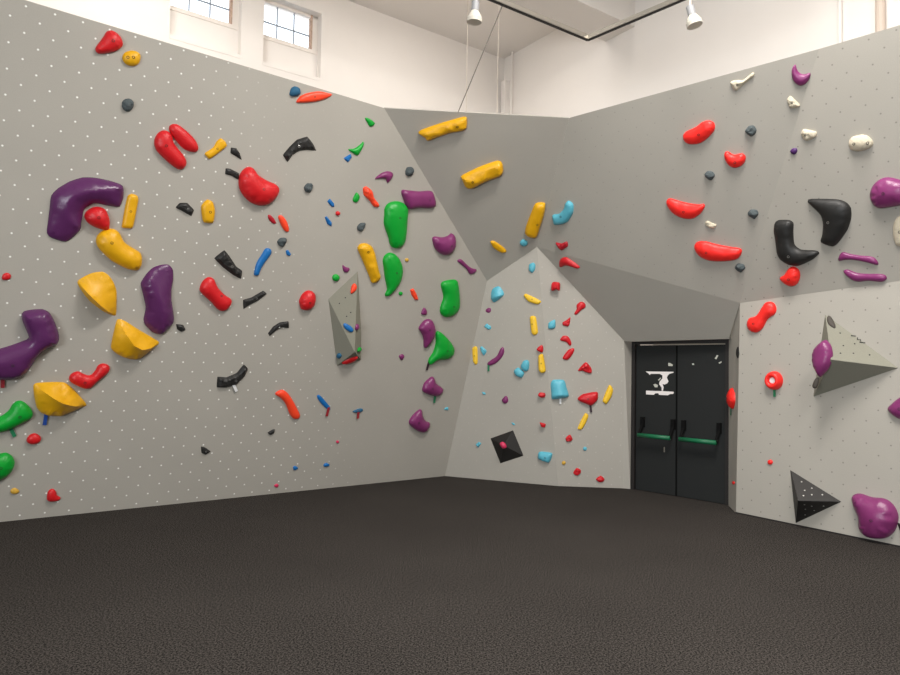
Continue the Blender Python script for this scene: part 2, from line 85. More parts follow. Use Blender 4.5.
('plum', 'L', [[3.955, 1.629], [3.988, 1.605], [4.016, 1.656], [3.98, 1.682], [3.937, 1.66]], 'r', 0.023, 0.028, {}, 'tiny purple knob left of the green pear hold'),
('plum', 'L', [[4.381, 1.202], [4.488, 1.157], [4.596, 1.137], [4.667, 1.17], [4.679, 1.237], [4.557, 1.316], [4.487, 1.4], [4.388, 1.327], [4.366, 1.251]], 'r', 0.074, 0.093, {'tag': ('greentag', [4.574, 1.156], [4.583, 1.052])}, 'purple hold with a green tag under the green pear hold'),
('plum', 'L', [[4.368, 0.695], [4.493, 0.649], [4.563, 0.686], [4.575, 0.777], [4.512, 0.802], [4.446, 0.872], [4.395, 0.967], [4.291, 0.888], [4.256, 0.789]], 'r', 0.073, 0.091, {}, 'lowest purple hold on the left wall, notched at upper right'),
('cyan', 'L', [[4.839, 0.94], [4.835, 0.979], [4.789, 0.98], [4.769, 0.951]], 'a', 0.012, 0.017, {}, 'tiny cyan hold right of the lowest purple holds'),
('orange', 'L', [[2.508, 1.145], [2.576, 1.076], [2.642, 0.957], [2.7, 0.896], [2.759, 0.904], [2.761, 0.953], [2.684, 1.073], [2.61, 1.172], [2.533, 1.236], [2.477, 1.231], [2.438, 1.193]], 'r', 0.037, 0.046, {}, 'long orange curved bar hold low in the middle of the left wall'),
('blue', 'L', [[2.966, 1.115], [3.036, 1.044], [3.119, 0.987], [3.128, 1.021], [3.071, 1.083], [2.974, 1.171], [2.94, 1.165]], 'r', 0.017, 0.024, {'tag': ('redtag', [3.102, 0.999], [3.094, 0.918])}, 'blue leaf shaped hold with a red tag'),
('blueslate', 'L', [[3.484, 0.944], [3.554, 0.958], [3.562, 0.99], [3.508, 0.997], [3.426, 0.962]], 'r', 0.018, 0.022, {'tag': ('redtag', [3.501, 0.951], [3.508, 0.876])}, 'small flat teal hold with a dark red tag'),
('magenta', 'L', [[3.308, 0.598], [3.295, 0.606], [3.282, 0.604], [3.275, 0.595], [3.277, 0.582], [3.287, 0.571], [3.301, 0.568], [3.312, 0.574], [3.314, 0.586]], 'r', 0.015, 0.016, {}, 'tiny pink red dot hold between the tagged blue holds and the blue knobs'),
('blue', 'L', [[2.788, 0.275], [2.815, 0.273], [2.843, 0.291], [2.808, 0.32], [2.778, 0.317]], 'r', 0.018, 0.02, {}, 'left of the two tiny blue knobs just above the floor'),
('blue', 'L', [[3.168, 0.285], [3.212, 0.282], [3.241, 0.3], [3.193, 0.33], [3.16, 0.311]], 'r', 0.019, 0.021, {}, 'right of the two tiny blue knobs just above the floor'),
('slate', 'L', [[3.611, 3.767], [3.652, 3.752], [3.698, 3.779], [3.702, 3.836], [3.674, 3.864], [3.61, 3.847], [3.598, 3.798]], 'k', 0.046, 0.046, {}, 'dark grey rock hold above the wide purple rectangular hold'),
('yellow', 'U', [[0.455, -0.303], [0.484, -0.336], [0.619, -0.276], [0.726, -0.233], [0.853, -0.204], [0.905, -0.167], [0.902, -0.084], [0.875, -0.044], [0.627, -0.127], [0.414, -0.215], [0.374, -0.255]], 'k', 0.062, 0.069, {}, 'highest long yellow log hold on the overhanging grey facet'),
('yellow', 'U', [[0.923, -0.809], [0.958, -0.87], [1.027, -0.877], [1.155, -0.798], [1.339, -0.708], [1.373, -0.645], [1.349, -0.556], [1.297, -0.525], [1.097, -0.608], [0.933, -0.703], [0.889, -0.739]], 'k', 0.088, 0.098, {}, 'long yellow log hold in the centre of the overhanging facet'),
('yellow', 'U', [[1.77, -1.178], [1.735, -1.358], [1.742, -1.449], [1.816, -1.488], [1.887, -1.478], [1.909, -1.351], [1.934, -1.149], [1.921, -1.023], [1.808, -1.034]], 'm', 0.075, 0.084, {'bolts': [[1.857, -1.281]]}, 'upright yellow block hold beside the cyan curved hold'),
('cyan', 'U', [[1.705, -1.597], [1.744, -1.619], [1.792, -1.594], [1.785, -1.547], [1.725, -1.519], [1.694, -1.562]], 'm', 0.032, 0.04, {}, 'small cyan knob under the upright yellow block'),
('yellow', 'U', [[1.372, -1.653], [1.484, -1.72], [1.545, -1.698], [1.496, -1.641], [1.371, -1.557], [1.325, -1.571]], 'm', 0.03, 0.038, {}, 'small yellow bar low on the overhanging facet'),
('cyan', 'R', [[0.323, 0.252], [0.428, 0.239], [0.515, 0.264], [0.605, 0.354], [0.634, 0.449], [0.589, 0.506], [0.539, 0.483], [0.499, 0.419], [0.417, 0.369], [0.331, 0.367]], 'm', 0.054, 0.068, {'bolts': [[0.46, 0.341]]}, 'cyan curved hold just right of the upright yellow block'),
('darkred', 'R', [[0.293, -0.034], [0.341, -0.077], [0.432, -0.038], [0.437, 0.024], [0.352, 0.008], [0.28, 0.031]], 'k', 0.035, 0.039, {}, 'small dark red hold just above the door header'),
('crimson', 'D', [[0.252, -0.302], [0.319, -0.286], [0.385, -0.303], [0.468, -0.341], [0.513, -0.327], [0.478, -0.279], [0.416, -0.217], [0.358, -0.177], [0.272, -0.201], [0.232, -0.288]], 'r', 0.042, 0.052, {}, 'crimson hooked hold on the grey header above the door'),
('cyan', 'C1', [[1.263, 2.677], [1.298, 2.713], [1.308, 2.774], [1.283, 2.806], [1.229, 2.788], [1.221, 2.716]], 'm', 0.031, 0.039, {}, 'topmost cyan hold just below the peak of the pale facet'),
('crimson', 'C1', [[1.506, 2.448], [1.563, 2.461], [1.605, 2.446], [1.616, 2.507], [1.606, 2.548], [1.533, 2.56], [1.506, 2.53]], 'k', 0.041, 0.046, {}, 'square knobbly crimson hold nearest the peak of the pale facet'),
('cyan', 'C1', [[0.749, 2.309], [0.892, 2.412], [0.865, 2.507], [0.821, 2.54], [0.726, 2.501], [0.706, 2.416]], 'm', 0.072, 0.08, {'ridge': [[0.714, 2.369], [0.807, 2.388], [0.885, 2.412]]}, 'cyan block hold at the upper left corner of the pale facet'),
('plum', 'C1', [[0.639, 2.193], [0.685, 2.181], [0.715, 2.202], [0.716, 2.256], [0.664, 2.257], [0.629, 2.225]], 'r', 0.029, 0.036, {}, 'small purple knob just below the upper left cyan block'),
('cyan', 'C1', [[0.668, 1.962], [0.714, 1.977], [0.71, 2.02], [0.648, 2.064], [0.601, 2.01]], 'a', 0.028, 0.035, {}, 'small cyan pyramid hold under the purple knob at the facet edge'),
('palegold', 'C1', [[1.209, 2.321], [1.326, 2.283], [1.374, 2.317], [1.317, 2.356], [1.178, 2.421], [1.149, 2.395]], 'm', 0.029, 0.036, {'bolts': [[1.263, 2.351]]}, 'yellow bar lying slanted near the peak of the pale facet'),
('palegold', 'C1', [[1.241, 1.933], [1.277, 1.896], [1.325, 1.933], [1.302, 2.121], [1.26, 2.142], [1.223, 2.122]], 'm', 0.033, 0.041, {'bolts': [[1.258, 2.038]]}, 'upper of the two upright yellow bars in the facet centre'),
('cyan', 'C2', [[-0.152, 1.98], [-0.111, 1.97], [-0.064, 1.992], [-0.068, 2.089], [-0.112, 2.074], [-0.153, 2.042]], 'm', 0.034, 0.042, {}, 'small cyan cube hold between the yellow bar and red holds'),
('crimson', 'C2', [[0.028, 2.02], [0.093, 2.004], [0.113, 2.046], [0.118, 2.124], [0.072, 2.086], [0.021, 2.055]], 'k', 0.028, 0.035, {}, 'small crimson hold right of the small cyan cube'),
('crimson', 'C2', [[0.193, 2.154], [0.253, 2.212], [0.299, 2.244], [0.292, 2.295], [0.241, 2.315], [0.191, 2.273], [0.192, 2.222], [0.162, 2.166]], 'r', 0.034, 0.043, {}, 'crimson club shaped hold nearest the slanting edge of the facet'),
('crimson', 'C2', [[0.035, 1.821], [0.076, 1.807], [0.118, 1.766], [0.138, 1.798], [0.096, 1.88], [0.034, 1.889], [-0.006, 1.837]], 'r', 0.028, 0.035, {}, 'crimson hooked hold second in the column beside the yellow bar'),
('crimson', 'C2', [[0.049, 1.593], [0.1, 1.594], [0.16, 1.674], [0.17, 1.736], [0.098, 1.714], [0.032, 1.62]], 'r', 0.029, 0.036, {}, 'crimson slanted block hold just below the crimson hook'),
('crimson', 'C2', [[-0.261, 1.687], [-0.219, 1.678], [-0.21, 1.73], [-0.231, 1.771], [-0.292, 1.718]], 'r', 0.024, 0.03, {}, 'small crimson hold on top of the lower upright yellow bar'),
('palegold', 'C2', [[-0.263, 1.458], [-0.226, 1.417], [-0.175, 1.449], [-0.209, 1.647], [-0.24, 1.657], [-0.27, 1.625]], 'm', 0.032, 0.041, {'bolts': [[-0.232, 1.542]]}, 'lower of the two upright yellow bars in the facet centre'),
('palegold', 'C1', [[0.446, 1.554], [0.485, 1.511], [0.514, 1.544], [0.518, 1.74], [0.48, 1.761], [0.437, 1.728]], 'm', 0.031, 0.038, {'bolts': [[0.476, 1.63]]}, 'upright yellow bar at the left edge of the pale facet'),
('cyan', 'C1', [[0.558, 1.686], [0.598, 1.625], [0.639, 1.676], [0.639, 1.708], [0.572, 1.768], [0.541, 1.74]], 'a', 0.029, 0.036, {}, 'small cyan wedge right of the yellow bar at facet edge'),
('plum', 'C1', [[0.669, 1.503], [0.76, 1.537], [0.841, 1.613], [0.876, 1.688], [0.862, 1.748], [0.821, 1.72], [0.774, 1.634], [0.693, 1.579], [0.642, 1.535]], 'r', 0.027, 0.034, {'tag': ('greentag', [0.662, 1.509], [0.66, 1.433])}, 'purple banana hold with a green tag on the pale facet'),
('cyan', 'C1', [[1.106, 1.469], [1.15, 1.438], [1.194, 1.46], [1.206, 1.544], [1.185, 1.586], [1.13, 1.575], [1.092, 1.511]], 'm', 0.044, 0.049, {}, 'upper right one of the touching pair of cyan holds'),
('cyan', 'C1', [[1.028, 1.382], [1.104, 1.356], [1.138, 1.416], [1.106, 1.458], [1.052, 1.489], [1.0, 1.445]], 'm', 0.045, 0.05, {}, 'lower left one of the touching pair of cyan holds'),
('crimson', 'C2', [[0.236, 1.451], [0.276, 1.458], [0.317, 1.438], [0.389, 1.425], [0.388, 1.491], [0.315, 1.569], [0.221, 1.467]], 'k', 0.04, 0.049, {}, 'crimson hooked triangle hold above the big tagged crimson hold'),
('cyan', 'C2', [[-0.103, 1.171], [-0.087, 1.092], [0.087, 1.117], [0.117, 1.144], [0.085, 1.248], [0.052, 1.337], [-0.081, 1.338], [-0.111, 1.285]], 'm', 0.086, 0.095, {'ridge': [[-0.102, 1.129], [-0.006, 1.156], [0.111, 1.155]], 'tag': ('whitetag', [0.011, 1.111], [0.012, 1.038])}, 'biggest cyan cushion hold, with a white tag'),
('crimson', 'C2', [[-0.262, 1.127], [-0.221, 1.107], [-0.176, 1.121], [-0.18, 1.167], [-0.243, 1.176], [-0.267, 1.144]], 'k', 0.024, 0.03, {}, 'small crimson hold left of the big cyan cushion'),
('crimson', 'C2', [[0.252, 1.074], [0.314, 1.05], [0.396, 1.025], [0.469, 1.099], [0.464, 1.199], [0.291, 1.168], [0.221, 1.11]], 'm', 0.058, 0.073, {'bolts': [[0.347, 1.113]], 'tag': ('blacktag', [0.379, 1.035], [0.393, 0.942])}, 'biggest crimson hold on the pale facet, with a dark tag'),
('palegold', 'C2', [[0.542, 1.069], [0.579, 1.049], [0.638, 1.144], [0.656, 1.237], [0.605, 1.288], [0.531, 1.1]], 'm', 0.032, 0.04, {}, 'yellow bar hold nearest the door'),
('palegold', 'C2', [[0.28, 0.722], [0.329, 0.803], [0.362, 0.898], [0.317, 0.928], [0.228, 0.737]], 'm', 0.025, 0.031, {}, 'yellow bar hold below the big tagged crimson hold'),
('plum', 'C1', [[0.862, 1.017], [0.907, 1.034], [0.915, 1.078], [0.887, 1.12], [0.829, 1.064]], 'r', 0.027, 0.034, {}, 'small purple knob above the black diamond volume'),
('cyan', 'C1', [[0.973, 0.741], [1.005, 0.747], [0.983, 0.771], [0.952, 0.776]], 'a', 0.01, 0.013, {}, 'tiny teal chip just above the black diamond volume'),
('crimson', 'C2', [[-0.219, 0.741], [-0.178, 0.736], [-0.164, 0.779], [-0.206, 0.792], [-0.241, 0.798]], 'k', 0.019, 0.024, {}, 'small crimson hold above the cyan cylinder hold'),
('crimson', 'C2', [[0.097, 0.566], [0.149, 0.567], [0.173, 0.6], [0.137, 0.657], [0.082, 0.608]], 'k', 0.028, 0.035, {}, 'small crimson hold under the lowest yellow bar'),
('cyan', 'C1', [[1.304, 0.328], [1.433, 0.288], [1.473, 0.351], [1.478, 0.415], [1.338, 0.426], [1.301, 0.402]], 'm', 0.054, 0.06, {}, 'cyan cylinder hold right of the black diamond volume'),
('cyan', 'C2', [[0.344, 0.499], [0.329, 0.507], [0.312, 0.503], [0.302, 0.49], [0.302, 0.473], [0.313, 0.46], [0.33, 0.457], [0.344, 0.466], [0.35, 0.483]], 'r', 0.018, 0.023, {}, 'tiny teal dot hold low on the pale facet near the door'),
('ochre', 'C2', [[0.086, 0.312], [0.071, 0.32], [0.054, 0.317], [0.044, 0.303], [0.044, 0.286], [0.055, 0.273], [0.072, 0.27], [0.086, 0.28], [0.092, 0.296]], 'r', 0.018, 0.023, {}, 'tiny ochre dot hold right of the cyan cylinder'),
('crimson', 'C2', [[0.197, 0.153], [0.238, 0.14], [0.279, 0.173], [0.278, 0.215], [0.226, 0.238], [0.186, 0.18]], 'k', 0.033, 0.037, {}, 'left of the two lowest crimson knobs above the floor'),
('crimson', 'C2', [[0.506, 0.065], [0.557, 0.073], [0.573, 0.109], [0.525, 0.15], [0.465, 0.105]], 'k', 0.031, 0.034, {}, 'right of the two lowest crimson knobs, nearest the door'),
('cyan', 'C1', [[0.464, 0.442], [0.492, 0.422], [0.533, 0.476], [0.498, 0.496], [0.458, 0.464]], 'a', 0.021, 0.024, {}, 'small cyan chip left of the black diamond volume'),
('cyan', 'C1', [[0.573, 1.123], [0.612, 1.125], [0.601, 1.153], [0.56, 1.158]], 'a', 0.012, 0.015, {}, 'tiny cyan chip below the purple banana hold'),
('coral', 'R', [[2.029, 0.9], [2.081, 0.859], [2.18, 0.852], [2.269, 0.892], [2.335, 0.951], [2.34, 1.014], [2.295, 1.048], [2.229, 1.046], [2.158, 1.013], [2.063, 0.992], [2.023, 0.959]], 'r', 0.054, 0.078, {}, 'highest coral red bean hold on the right wall'),
('coral', 'R', [[2.388, 0.647], [2.427, 0.573], [2.487, 0.55], [2.553, 0.575], [2.58, 0.635], [2.552, 0.677], [2.475, 0.679], [2.426, 0.721], [2.393, 0.711]], 'r', 0.05, 0.062, {}, 'coral red heart shaped hold right of the topmost bean'),
('slate', 'R', [[2.622, 0.849], [2.655, 0.816], [2.695, 0.834], [2.712, 0.869], [2.691, 0.913], [2.647, 0.918], [2.609, 0.884]], 'k', 0.043, 0.043, {}, 'dark rock hold highest on the right wall, above the coral heart'),
('slate', 'R', [[2.179, 0.502], [2.223, 0.466], [2.268, 0.509], [2.253, 0.551], [2.206, 0.567], [2.169, 0.543]], 'k', 0.039, 0.039, {}, 'dark rock hold just below left of the coral heart'),
('coral', 'R', [[1.736, 0.261], [1.784, 0.182], [1.864, 0.125], [1.967, 0.103], [2.061, 0.144], [2.115, 0.207], [2.112, 0.243], [2.061, 0.241], [1.945, 0.276], [1.846, 0.318], [1.771, 0.352], [1.73, 0.326]], 'r', 0.057, 0.082, {}, 'coral red smile shaped hold in the middle of the right wall'),
('slate', 'R', [[2.533, 0.052], [2.576, 0.017], [2.621, 0.065], [2.611, 0.105], [2.558, 0.12], [2.519, 0.088]], 'k', 0.04, 0.04, {}, 'dark rock hold left of the black L hold'),
('bone', 'R', [[2.096, 0.011], [2.134, -0.018], [2.175, -0.03], [2.203, 0.006], [2.159, 0.033], [2.121, 0.061], [2.093, 0.047]], 'k', 0.022, 0.027, {}, 'small bone white hold between the two long coral holds'),
('coral', 'R', [[1.969, -0.301], [2.064, -0.366], [2.216, -0.389], [2.352, -0.379], [2.406, -0.316], [2.401, -0.271], [2.306, -0.243], [2.177, -0.202], [2.064, -0.157], [1.977, -0.153], [1.936, -0.204]], 'r', 0.066, 0.094, {}, 'lowest and longest coral red bean hold, above the door'),
('slate', 'R', [[2.332, -0.502], [2.37, -0.528], [2.418, -0.482], [2.407, -0.441], [2.351, -0.427], [2.316, -0.464]], 'k', 0.041, 0.041, {}, 'dark rock hold at the right end of the longest coral bean'),
('coral', 'RR', [[0.506, 0.177], [0.564, 0.137], [0.624, 0.149], [0.667, 0.212], [0.673, 0.287], [0.633, 0.33], [0.583, 0.322], [0.521, 0.257], [0.474, 0.231]], 'r', 0.065, 0.072, {}, 'round coral red hold just under the black L hold'),
('violet', 'RR', [[0.824, 1.379], [0.853, 1.392], [0.86, 1.426], [0.824, 1.438], [0.796, 1.414]], 'r', 0.022, 0.024, {}, 'tiny dark violet knob under the small bone hold'),
('plum', 'R', [[3.069, 1.227], [3.101, 1.18], [3.146, 1.168], [3.193, 1.202], [3.209, 1.255], [3.15, 1.259], [3.114, 1.301], [3.101, 1.357], [3.07, 1.327], [3.062, 1.279]], 'r', 0.035, 0.044, {}, 'purple crescent hold at the top edge of the right wall'),
('bone', 'R', [[3.005, 1.038], [3.017, 0.998], [3.085, 0.989], [3.101, 1.008], [3.06, 1.069], [3.03, 1.105], [2.999, 1.079]], 'k', 0.027, 0.034, {'bolts': [[3.042, 1.044]]}, 'bone white hold just under the purple crescent'),
('bone', 'RR', [[0.925, 1.512], [0.959, 1.47], [1.043, 1.488], [1.051, 1.531], [0.991, 1.562], [0.95, 1.581], [0.92, 1.558]], 'k', 0.035, 0.043, {'bolts': [[0.966, 1.524]]}, 'small bone white hold above the tiny violet knob'),
('bone', 'RR', [[1.308, 1.307], [1.363, 1.276], [1.45, 1.284], [1.482, 1.325], [1.447, 1.391], [1.384, 1.411], [1.317, 1.403], [1.295, 1.351]], 'r', 0.051, 0.063, {'bolts': [[1.352, 1.351], [1.453, 1.331]]}, 'big bone white oval hold with two bolt holes'),
('bone', 'R', [[2.557, 1.288], [2.586, 1.258], [2.657, 1.3], [2.754, 1.348], [2.751, 1.383], [2.658, 1.337], [2.621, 1.347], [2.567, 1.356], [2.542, 1.341]], 'k', 0.03, 0.038, {'bolts': [[2.606, 1.309]]}, 'bone white handle shaped hold at the top edge'),
('black', 'RR', [[0.507, 0.618], [0.498, 0.484], [0.518, 0.414], [0.589, 0.355], [0.682, 0.333], [0.816, 0.379], [0.89, 0.435], [0.854, 0.464], [0.726, 0.489], [0.676, 0.545], [0.683, 0.642], [0.703, 0.753], [0.67, 0.788], [0.568, 0.805], [0.531, 0.781], [0.507, 0.702]], 'm', 0.068, 0.097, {}, 'black L shaped hold above the round coral hold'),
('black', 'RR', [[0.904, 0.879], [0.963, 0.79], [0.972, 0.71], [0.946, 0.604], [0.918, 0.544], [0.959, 0.506], [1.028, 0.478], [1.096, 0.535], [1.166, 0.617], [1.213, 0.717], [1.224, 0.806], [1.192, 0.865], [1.127, 0.902], [1.017, 0.928], [0.902, 0.95], [0.865, 0.941]], 'm', 0.072, 0.119, {'bolts': [[1.039, 0.715]]}, 'large black claw shaped hold right of the black L'),
('plum', 'RR', [[1.396, 0.85], [1.414, 0.795], [1.461, 0.761], [1.538, 0.758], [1.613, 0.759], [1.688, 0.767], [1.708, 0.917], [1.642, 0.966], [1.561, 1.008], [1.498, 1.011], [1.434, 0.974], [1.398, 0.908]], 'r', 0.097, 0.121, {}, 'large glossy purple hold cut by the right edge, above'),
('bone', 'RR', [[1.52, 0.457], [1.551, 0.408], [1.627, 0.456], [1.64, 0.643], [1.581, 0.667], [1.544, 0.629], [1.522, 0.56]], 'r', 0.033, 0.056, {}, 'pale smooth hold cut by the right edge below the purple hold'),
('plum', 'RR', [[1.102, 0.342], [1.172, 0.334], [1.277, 0.298], [1.365, 0.265], [1.338, 0.337], [1.233, 0.366], [1.153, 0.391], [1.082, 0.416], [1.04, 0.342]], 'r', 0.028, 0.032, {}, 'upper of the two thin purple bone holds'),
('plum', 'RR', [[1.117, 0.16], [1.179, 0.126], [1.263, 0.128], [1.374, 0.108], [1.416, 0.141], [1.384, 0.177], [1.257, 0.194], [1.176, 0.212], [1.105, 0.251], [1.068, 0.232]], 'r', 0.034, 0.038, {}, 'lower of the two thin purple bone holds'),
('coral', 'RL', [[0.163, 1.904], [0.233, 1.887], [0.298, 1.93], [0.352, 2.02], [0.426, 2.067], [0.442, 2.127], [0.409, 2.185], [0.341, 2.194], [0.288, 2.136], [0.233, 2.061], [0.156, 2.039], [0.127, 1.968]], 'r', 0.061, 0.076, {}, 'coral red dumbbell hold at the top of the lower right wall'),
('coral', 'RL', [[0.501, 1.441], [0.477, 1.474], [0.442, 1.492], [0.403, 1.491], [0.368, 1.472], [0.343, 1.437], [0.335, 1.395], [0.343, 1.353], [0.368, 1.32], [0.403, 1.303], [0.442, 1.305], [0.477, 1.325], [0.501, 1.359], [0.509, 1.4]], 'o', 0.074, 0.082, {'tag': ('greentag', [0.427, 1.304], [0.427, 1.236]), 'plug': 1}, 'coral red ring hold with a white centre and green tag'),
('coral', 'RL', [[0.396, 0.597], [0.38, 0.604], [0.362, 0.598], [0.35, 0.583], [0.35, 0.565], [0.362, 0.553], [0.38, 0.552], [0.396, 0.563], [0.402, 0.581]], 'r', 0.021, 0.023, {}, 'small round coral dot on the lower right wall'),
('plum', 'RL', [[1.492, 1.13], [1.555, 1.095], [1.646, 1.099], [1.633, 1.319], [1.556, 1.29], [1.493, 1.234], [1.453, 1.18]], 'r', 0.071, 0.079, {}, 'purple hold cut by the right edge beneath the grey pyramid'),
('plum', 'RL', [[1.178, 0.268], [1.213, 0.186], [1.213, 0.111], [1.24, 0.058], [1.302, 0.027], [1.384, 0.035], [1.45, 0.067], [1.503, 0.135], [1.529, 0.233], [1.52, 0.302], [1.478, 0.366], [1.413, 0.395], [1.318, 0.389], [1.235, 0.405], [1.179, 0.395], [1.157, 0.354]], 'r', 0.132, 0.155, {}, 'very large purple hold low on the right, beside the black pyramid'),
('coral', 'JR', [[-0.096, 0.31], [-0.132, 0.311], [-0.172, 0.302], [-0.197, 0.288], [-0.196, 0.275], [-0.169, 0.269], [-0.129, 0.273], [-0.095, 0.286], [-0.082, 0.3]], 'r', 0.013, 0.018, {}, 'tiny orange dot low on the narrow wall edge beside the door'),
('coral', 'JR', [[-0.406, 1.162], [-0.347, 1.11], [-0.216, 1.074], [-0.12, 1.165], [-0.158, 1.249], [-0.256, 1.304], [-0.389, 1.218]], 'r', 0.064, 0.099, {'tag': ('greentag', [-0.28, 1.081], [-0.284, 1.0])}, 'red fin hold on the narrow wall edge beside the door'),
('black', 'JR', [[-0.076, 1.647], [-0.015, 1.62], [0.023, 1.645], [0.017, 1.719], [-0.034, 1.744], [-0.091, 1.7]], 'r', 0.017, 0.048, {}, 'black hold on the narrow wall edge beside the door'),
('orange', 'V1a', [[-0.048, -0.26], [-0.011, -0.223], [-0.007, -0.18], [-0.035, -0.152], [-0.066, -0.183], [-0.075, -0.262]], 'r', 0.026, 0.029, {}, 'small orange hold high on the pale pyramid volume'),
('blue', 'V1a', [[-0.13, -0.649], [-0.084, -0.687], [-0.045, -0.698], [-0.024, -0.676], [-0.051, -0.636], [-0.119, -0.6], [-0.144, -0.615]], 'r', 0.024, 0.03, {}, 'blue oval hold on the front face of the pale pyramid volume'),
('blueslate', 'V1b', [[-0.021, -0.708], [0.005, -0.715], [0.038, -0.688], [0.029, -0.654], [-0.007, -0.654], [-0.027, -0.683]], 'r', 0.023, 0.025, {}, 'tiny blue hold on the lower left face of the pale volume'),
('plum', 'V1c', [[0.046, -0.674], [0.106, -0.657], [0.109, -0.609], [0.05, -0.6], [0.022, -0.64]], 'r', 0.029, 0.032, {}, 'tiny purple hold on the right face of the pale volume'),
('green', 'V1c', [[0.167, -0.916], [0.242, -0.905], [0.271, -0.869], [0.197, -0.858], [0.145, -0.895]], 'r', 0.022, 0.024, {}, 'tiny green hold on the right face of the pale volume'),
('red', 'V1d', [[0.11, 0.078], [0.159, 0.151], [0.135, 0.22], [0.045, 0.172], [0.012, 0.066]], 'r', 0.034, 0.049, {}, 'red wedge hold under the pale pyramid volume'),
('magenta', 'V4a', [[-0.034, -0.014], [-0.001, -0.04], [0.039, -0.02], [0.023, 0.029], [-0.017, 0.048], [-0.049, 0.028]], 'r', 0.033, 0.033, {}, 'small pink hold on the black diamond volume'),
('plum', 'V2e', [[-0.035, -0.068], [-0.009, -0.124], [0.032, -0.183], [0.04, -0.183], [0.106, -0.122], [0.145, -0.049], [0.154, 0.032], [0.132, 0.104], [0.085, 0.155], [0.076, 0.155], [0.005, 0.107], [-0.032, 0.052], [-0.042, -0.013]], 'm', 0.069, 0.093, {}, 'glossy purple almond hold on the edge of the large grey pyramid'),
('charcoal', 'V2b', [[0.004, -0.122], [0.022, -0.16], [0.051, -0.185], [0.063, -0.147], [0.049, -0.057], [0.03, -0.018], [0.006, -0.057]], 'r', 0.018, 0.026, {}, 'small dark oval hold near the top tip of the grey pyramid'),
('charcoal', 'V2e', [[-0.03, -0.289], [-0.003, -0.288], [0.016, -0.241], [0.018, -0.192], [-0.013, -0.205], [-0.038, -0.261]], 'r', 0.021, 0.021, {}, 'small dark hold near the bottom tip of the grey pyramid')]

S = bpy.context.scene
C = S.collection
V = Vector
P = {k: V(v) for k, v in PT.items()}
ZU = V((0, 0, 1))
LK = 1.0; EXPO = 0.1
LAMPS = ((2.4, .2, 280), (1.6, 3.6, 390), (.2, 8.3, 100), (-3.2, 6.6, 68))  # unseen overhead lights; last pair added behind the climbing wall to brighten the hall
FILL = ((0, 860),)  # added cool fill light, out of view

# ------------------------------------------------------------------ materials
def srgb(r, g, b):
    f = lambda c: (c/255/12.92) if c/255 <= .04045 else ((c/255+.055)/1.055)**2.4
    return (f(r), f(g), f(b), 1)
def mat(name, col, rough=.5, metal=0, bump=0, bscale=60, spec=.5, coat=0, mott=0):
    m = bpy.data.materials.new(name); m.use_nodes = True
    nt = m.node_tree; b = nt.nodes['Principled BSDF']
    b.inputs['Base Color'].default_value = col
    b.inputs['Roughness'].default_value = rough
    b.inputs['Metallic'].default_value = metal
    b.inputs['Specular IOR Level'].default_value = spec
    if coat: b.inputs['Coat Weight'].default_value = coat; b.inputs['Coat Roughness'].default_value = .12
    if bump or mott:
        tc = nt.nodes.new('ShaderNodeTexCoord'); n = nt.nodes.new('ShaderNodeTexNoise')
        n.inputs['Scale'].default_value = bscale; n.inputs['Detail'].default_value = 4
        nt.links.new(tc.outputs['Object'], n.inputs['Vector'])
        if bump:
            bp = nt.nodes.new('ShaderNodeBump'); bp.inputs['Strength'].default_value = bump; bp.inputs['Distance'].default_value = .01
            nt.links.new(n.outputs['Fac'], bp.inputs['Height']); nt.links.new(bp.outputs['Normal'], b.inputs['Normal'])
        if mott:
            mx = nt.nodes.new('ShaderNodeMix'); mx.data_type = 'RGBA'
            mx.inputs['A'].default_value = tuple(c*(1-mott) for c in col[:3])+(1,)
            mx.inputs['B'].default_value = tuple(min(1, c*(1+mott)) for c in col[:3])+(1,)
            nt.links.new(n.outputs['Fac'], mx.inputs['Factor']); nt.links.new(mx.outputs['Result'], b.inputs['Base Color'])
    return m
HC = {'red': (205, 28, 34), 'yellow': (226, 168, 18), 'purple': (90, 42, 90), 'plum': (126, 50, 102), 'green': (6, 156, 48),
      'black': (34, 33, 32), 'charcoal': (74, 68, 62), 'slate': (78, 86, 88), 'blueslate': (38, 92, 124), 'blue': (22, 104, 172),
      'orange': (248, 72, 40), 'coral': (246, 44, 38), 'crimson': (200, 26, 36), 'darkred': (172, 26, 40), 'magenta': (205, 50, 90),
      'cyan': (92, 178, 198), 'ochre': (204, 160, 62), 'palegold': (240, 194, 48), 'bone': (205, 194, 172), 'violet': (76, 40, 98)}
HM = {}
for k, c in HC.items():
    ro = {'purple': .27, 'plum': .34, 'slate': .85, 'bone': .85, 'black': .5, 'charcoal': .7, 'blueslate': .7}.get(k, .42)
    HM[k] = mat('hold_'+k, srgb(*c), ro, 0, .12 if k not in ('slate', 'bone') else .6, 90, .4)
TM = {'redtag': mat('tag_red', srgb(150, 35, 45), .6), 'bluetag': mat('tag_blue', srgb(30, 75, 160), .6), 'greentag': mat('tag_green', srgb(30, 120, 80), .6),
      'blacktag': mat('tag_dark', srgb(50, 32, 42), .6), 'whitetag': mat('tag_white', srgb(225, 225, 225), .6)}
M_bolt = mat('bolt_steel', srgb(70, 66, 62), .4, .6)
M_zinc = mat('bolt_zinc', srgb(190, 188, 184), .3, .8)

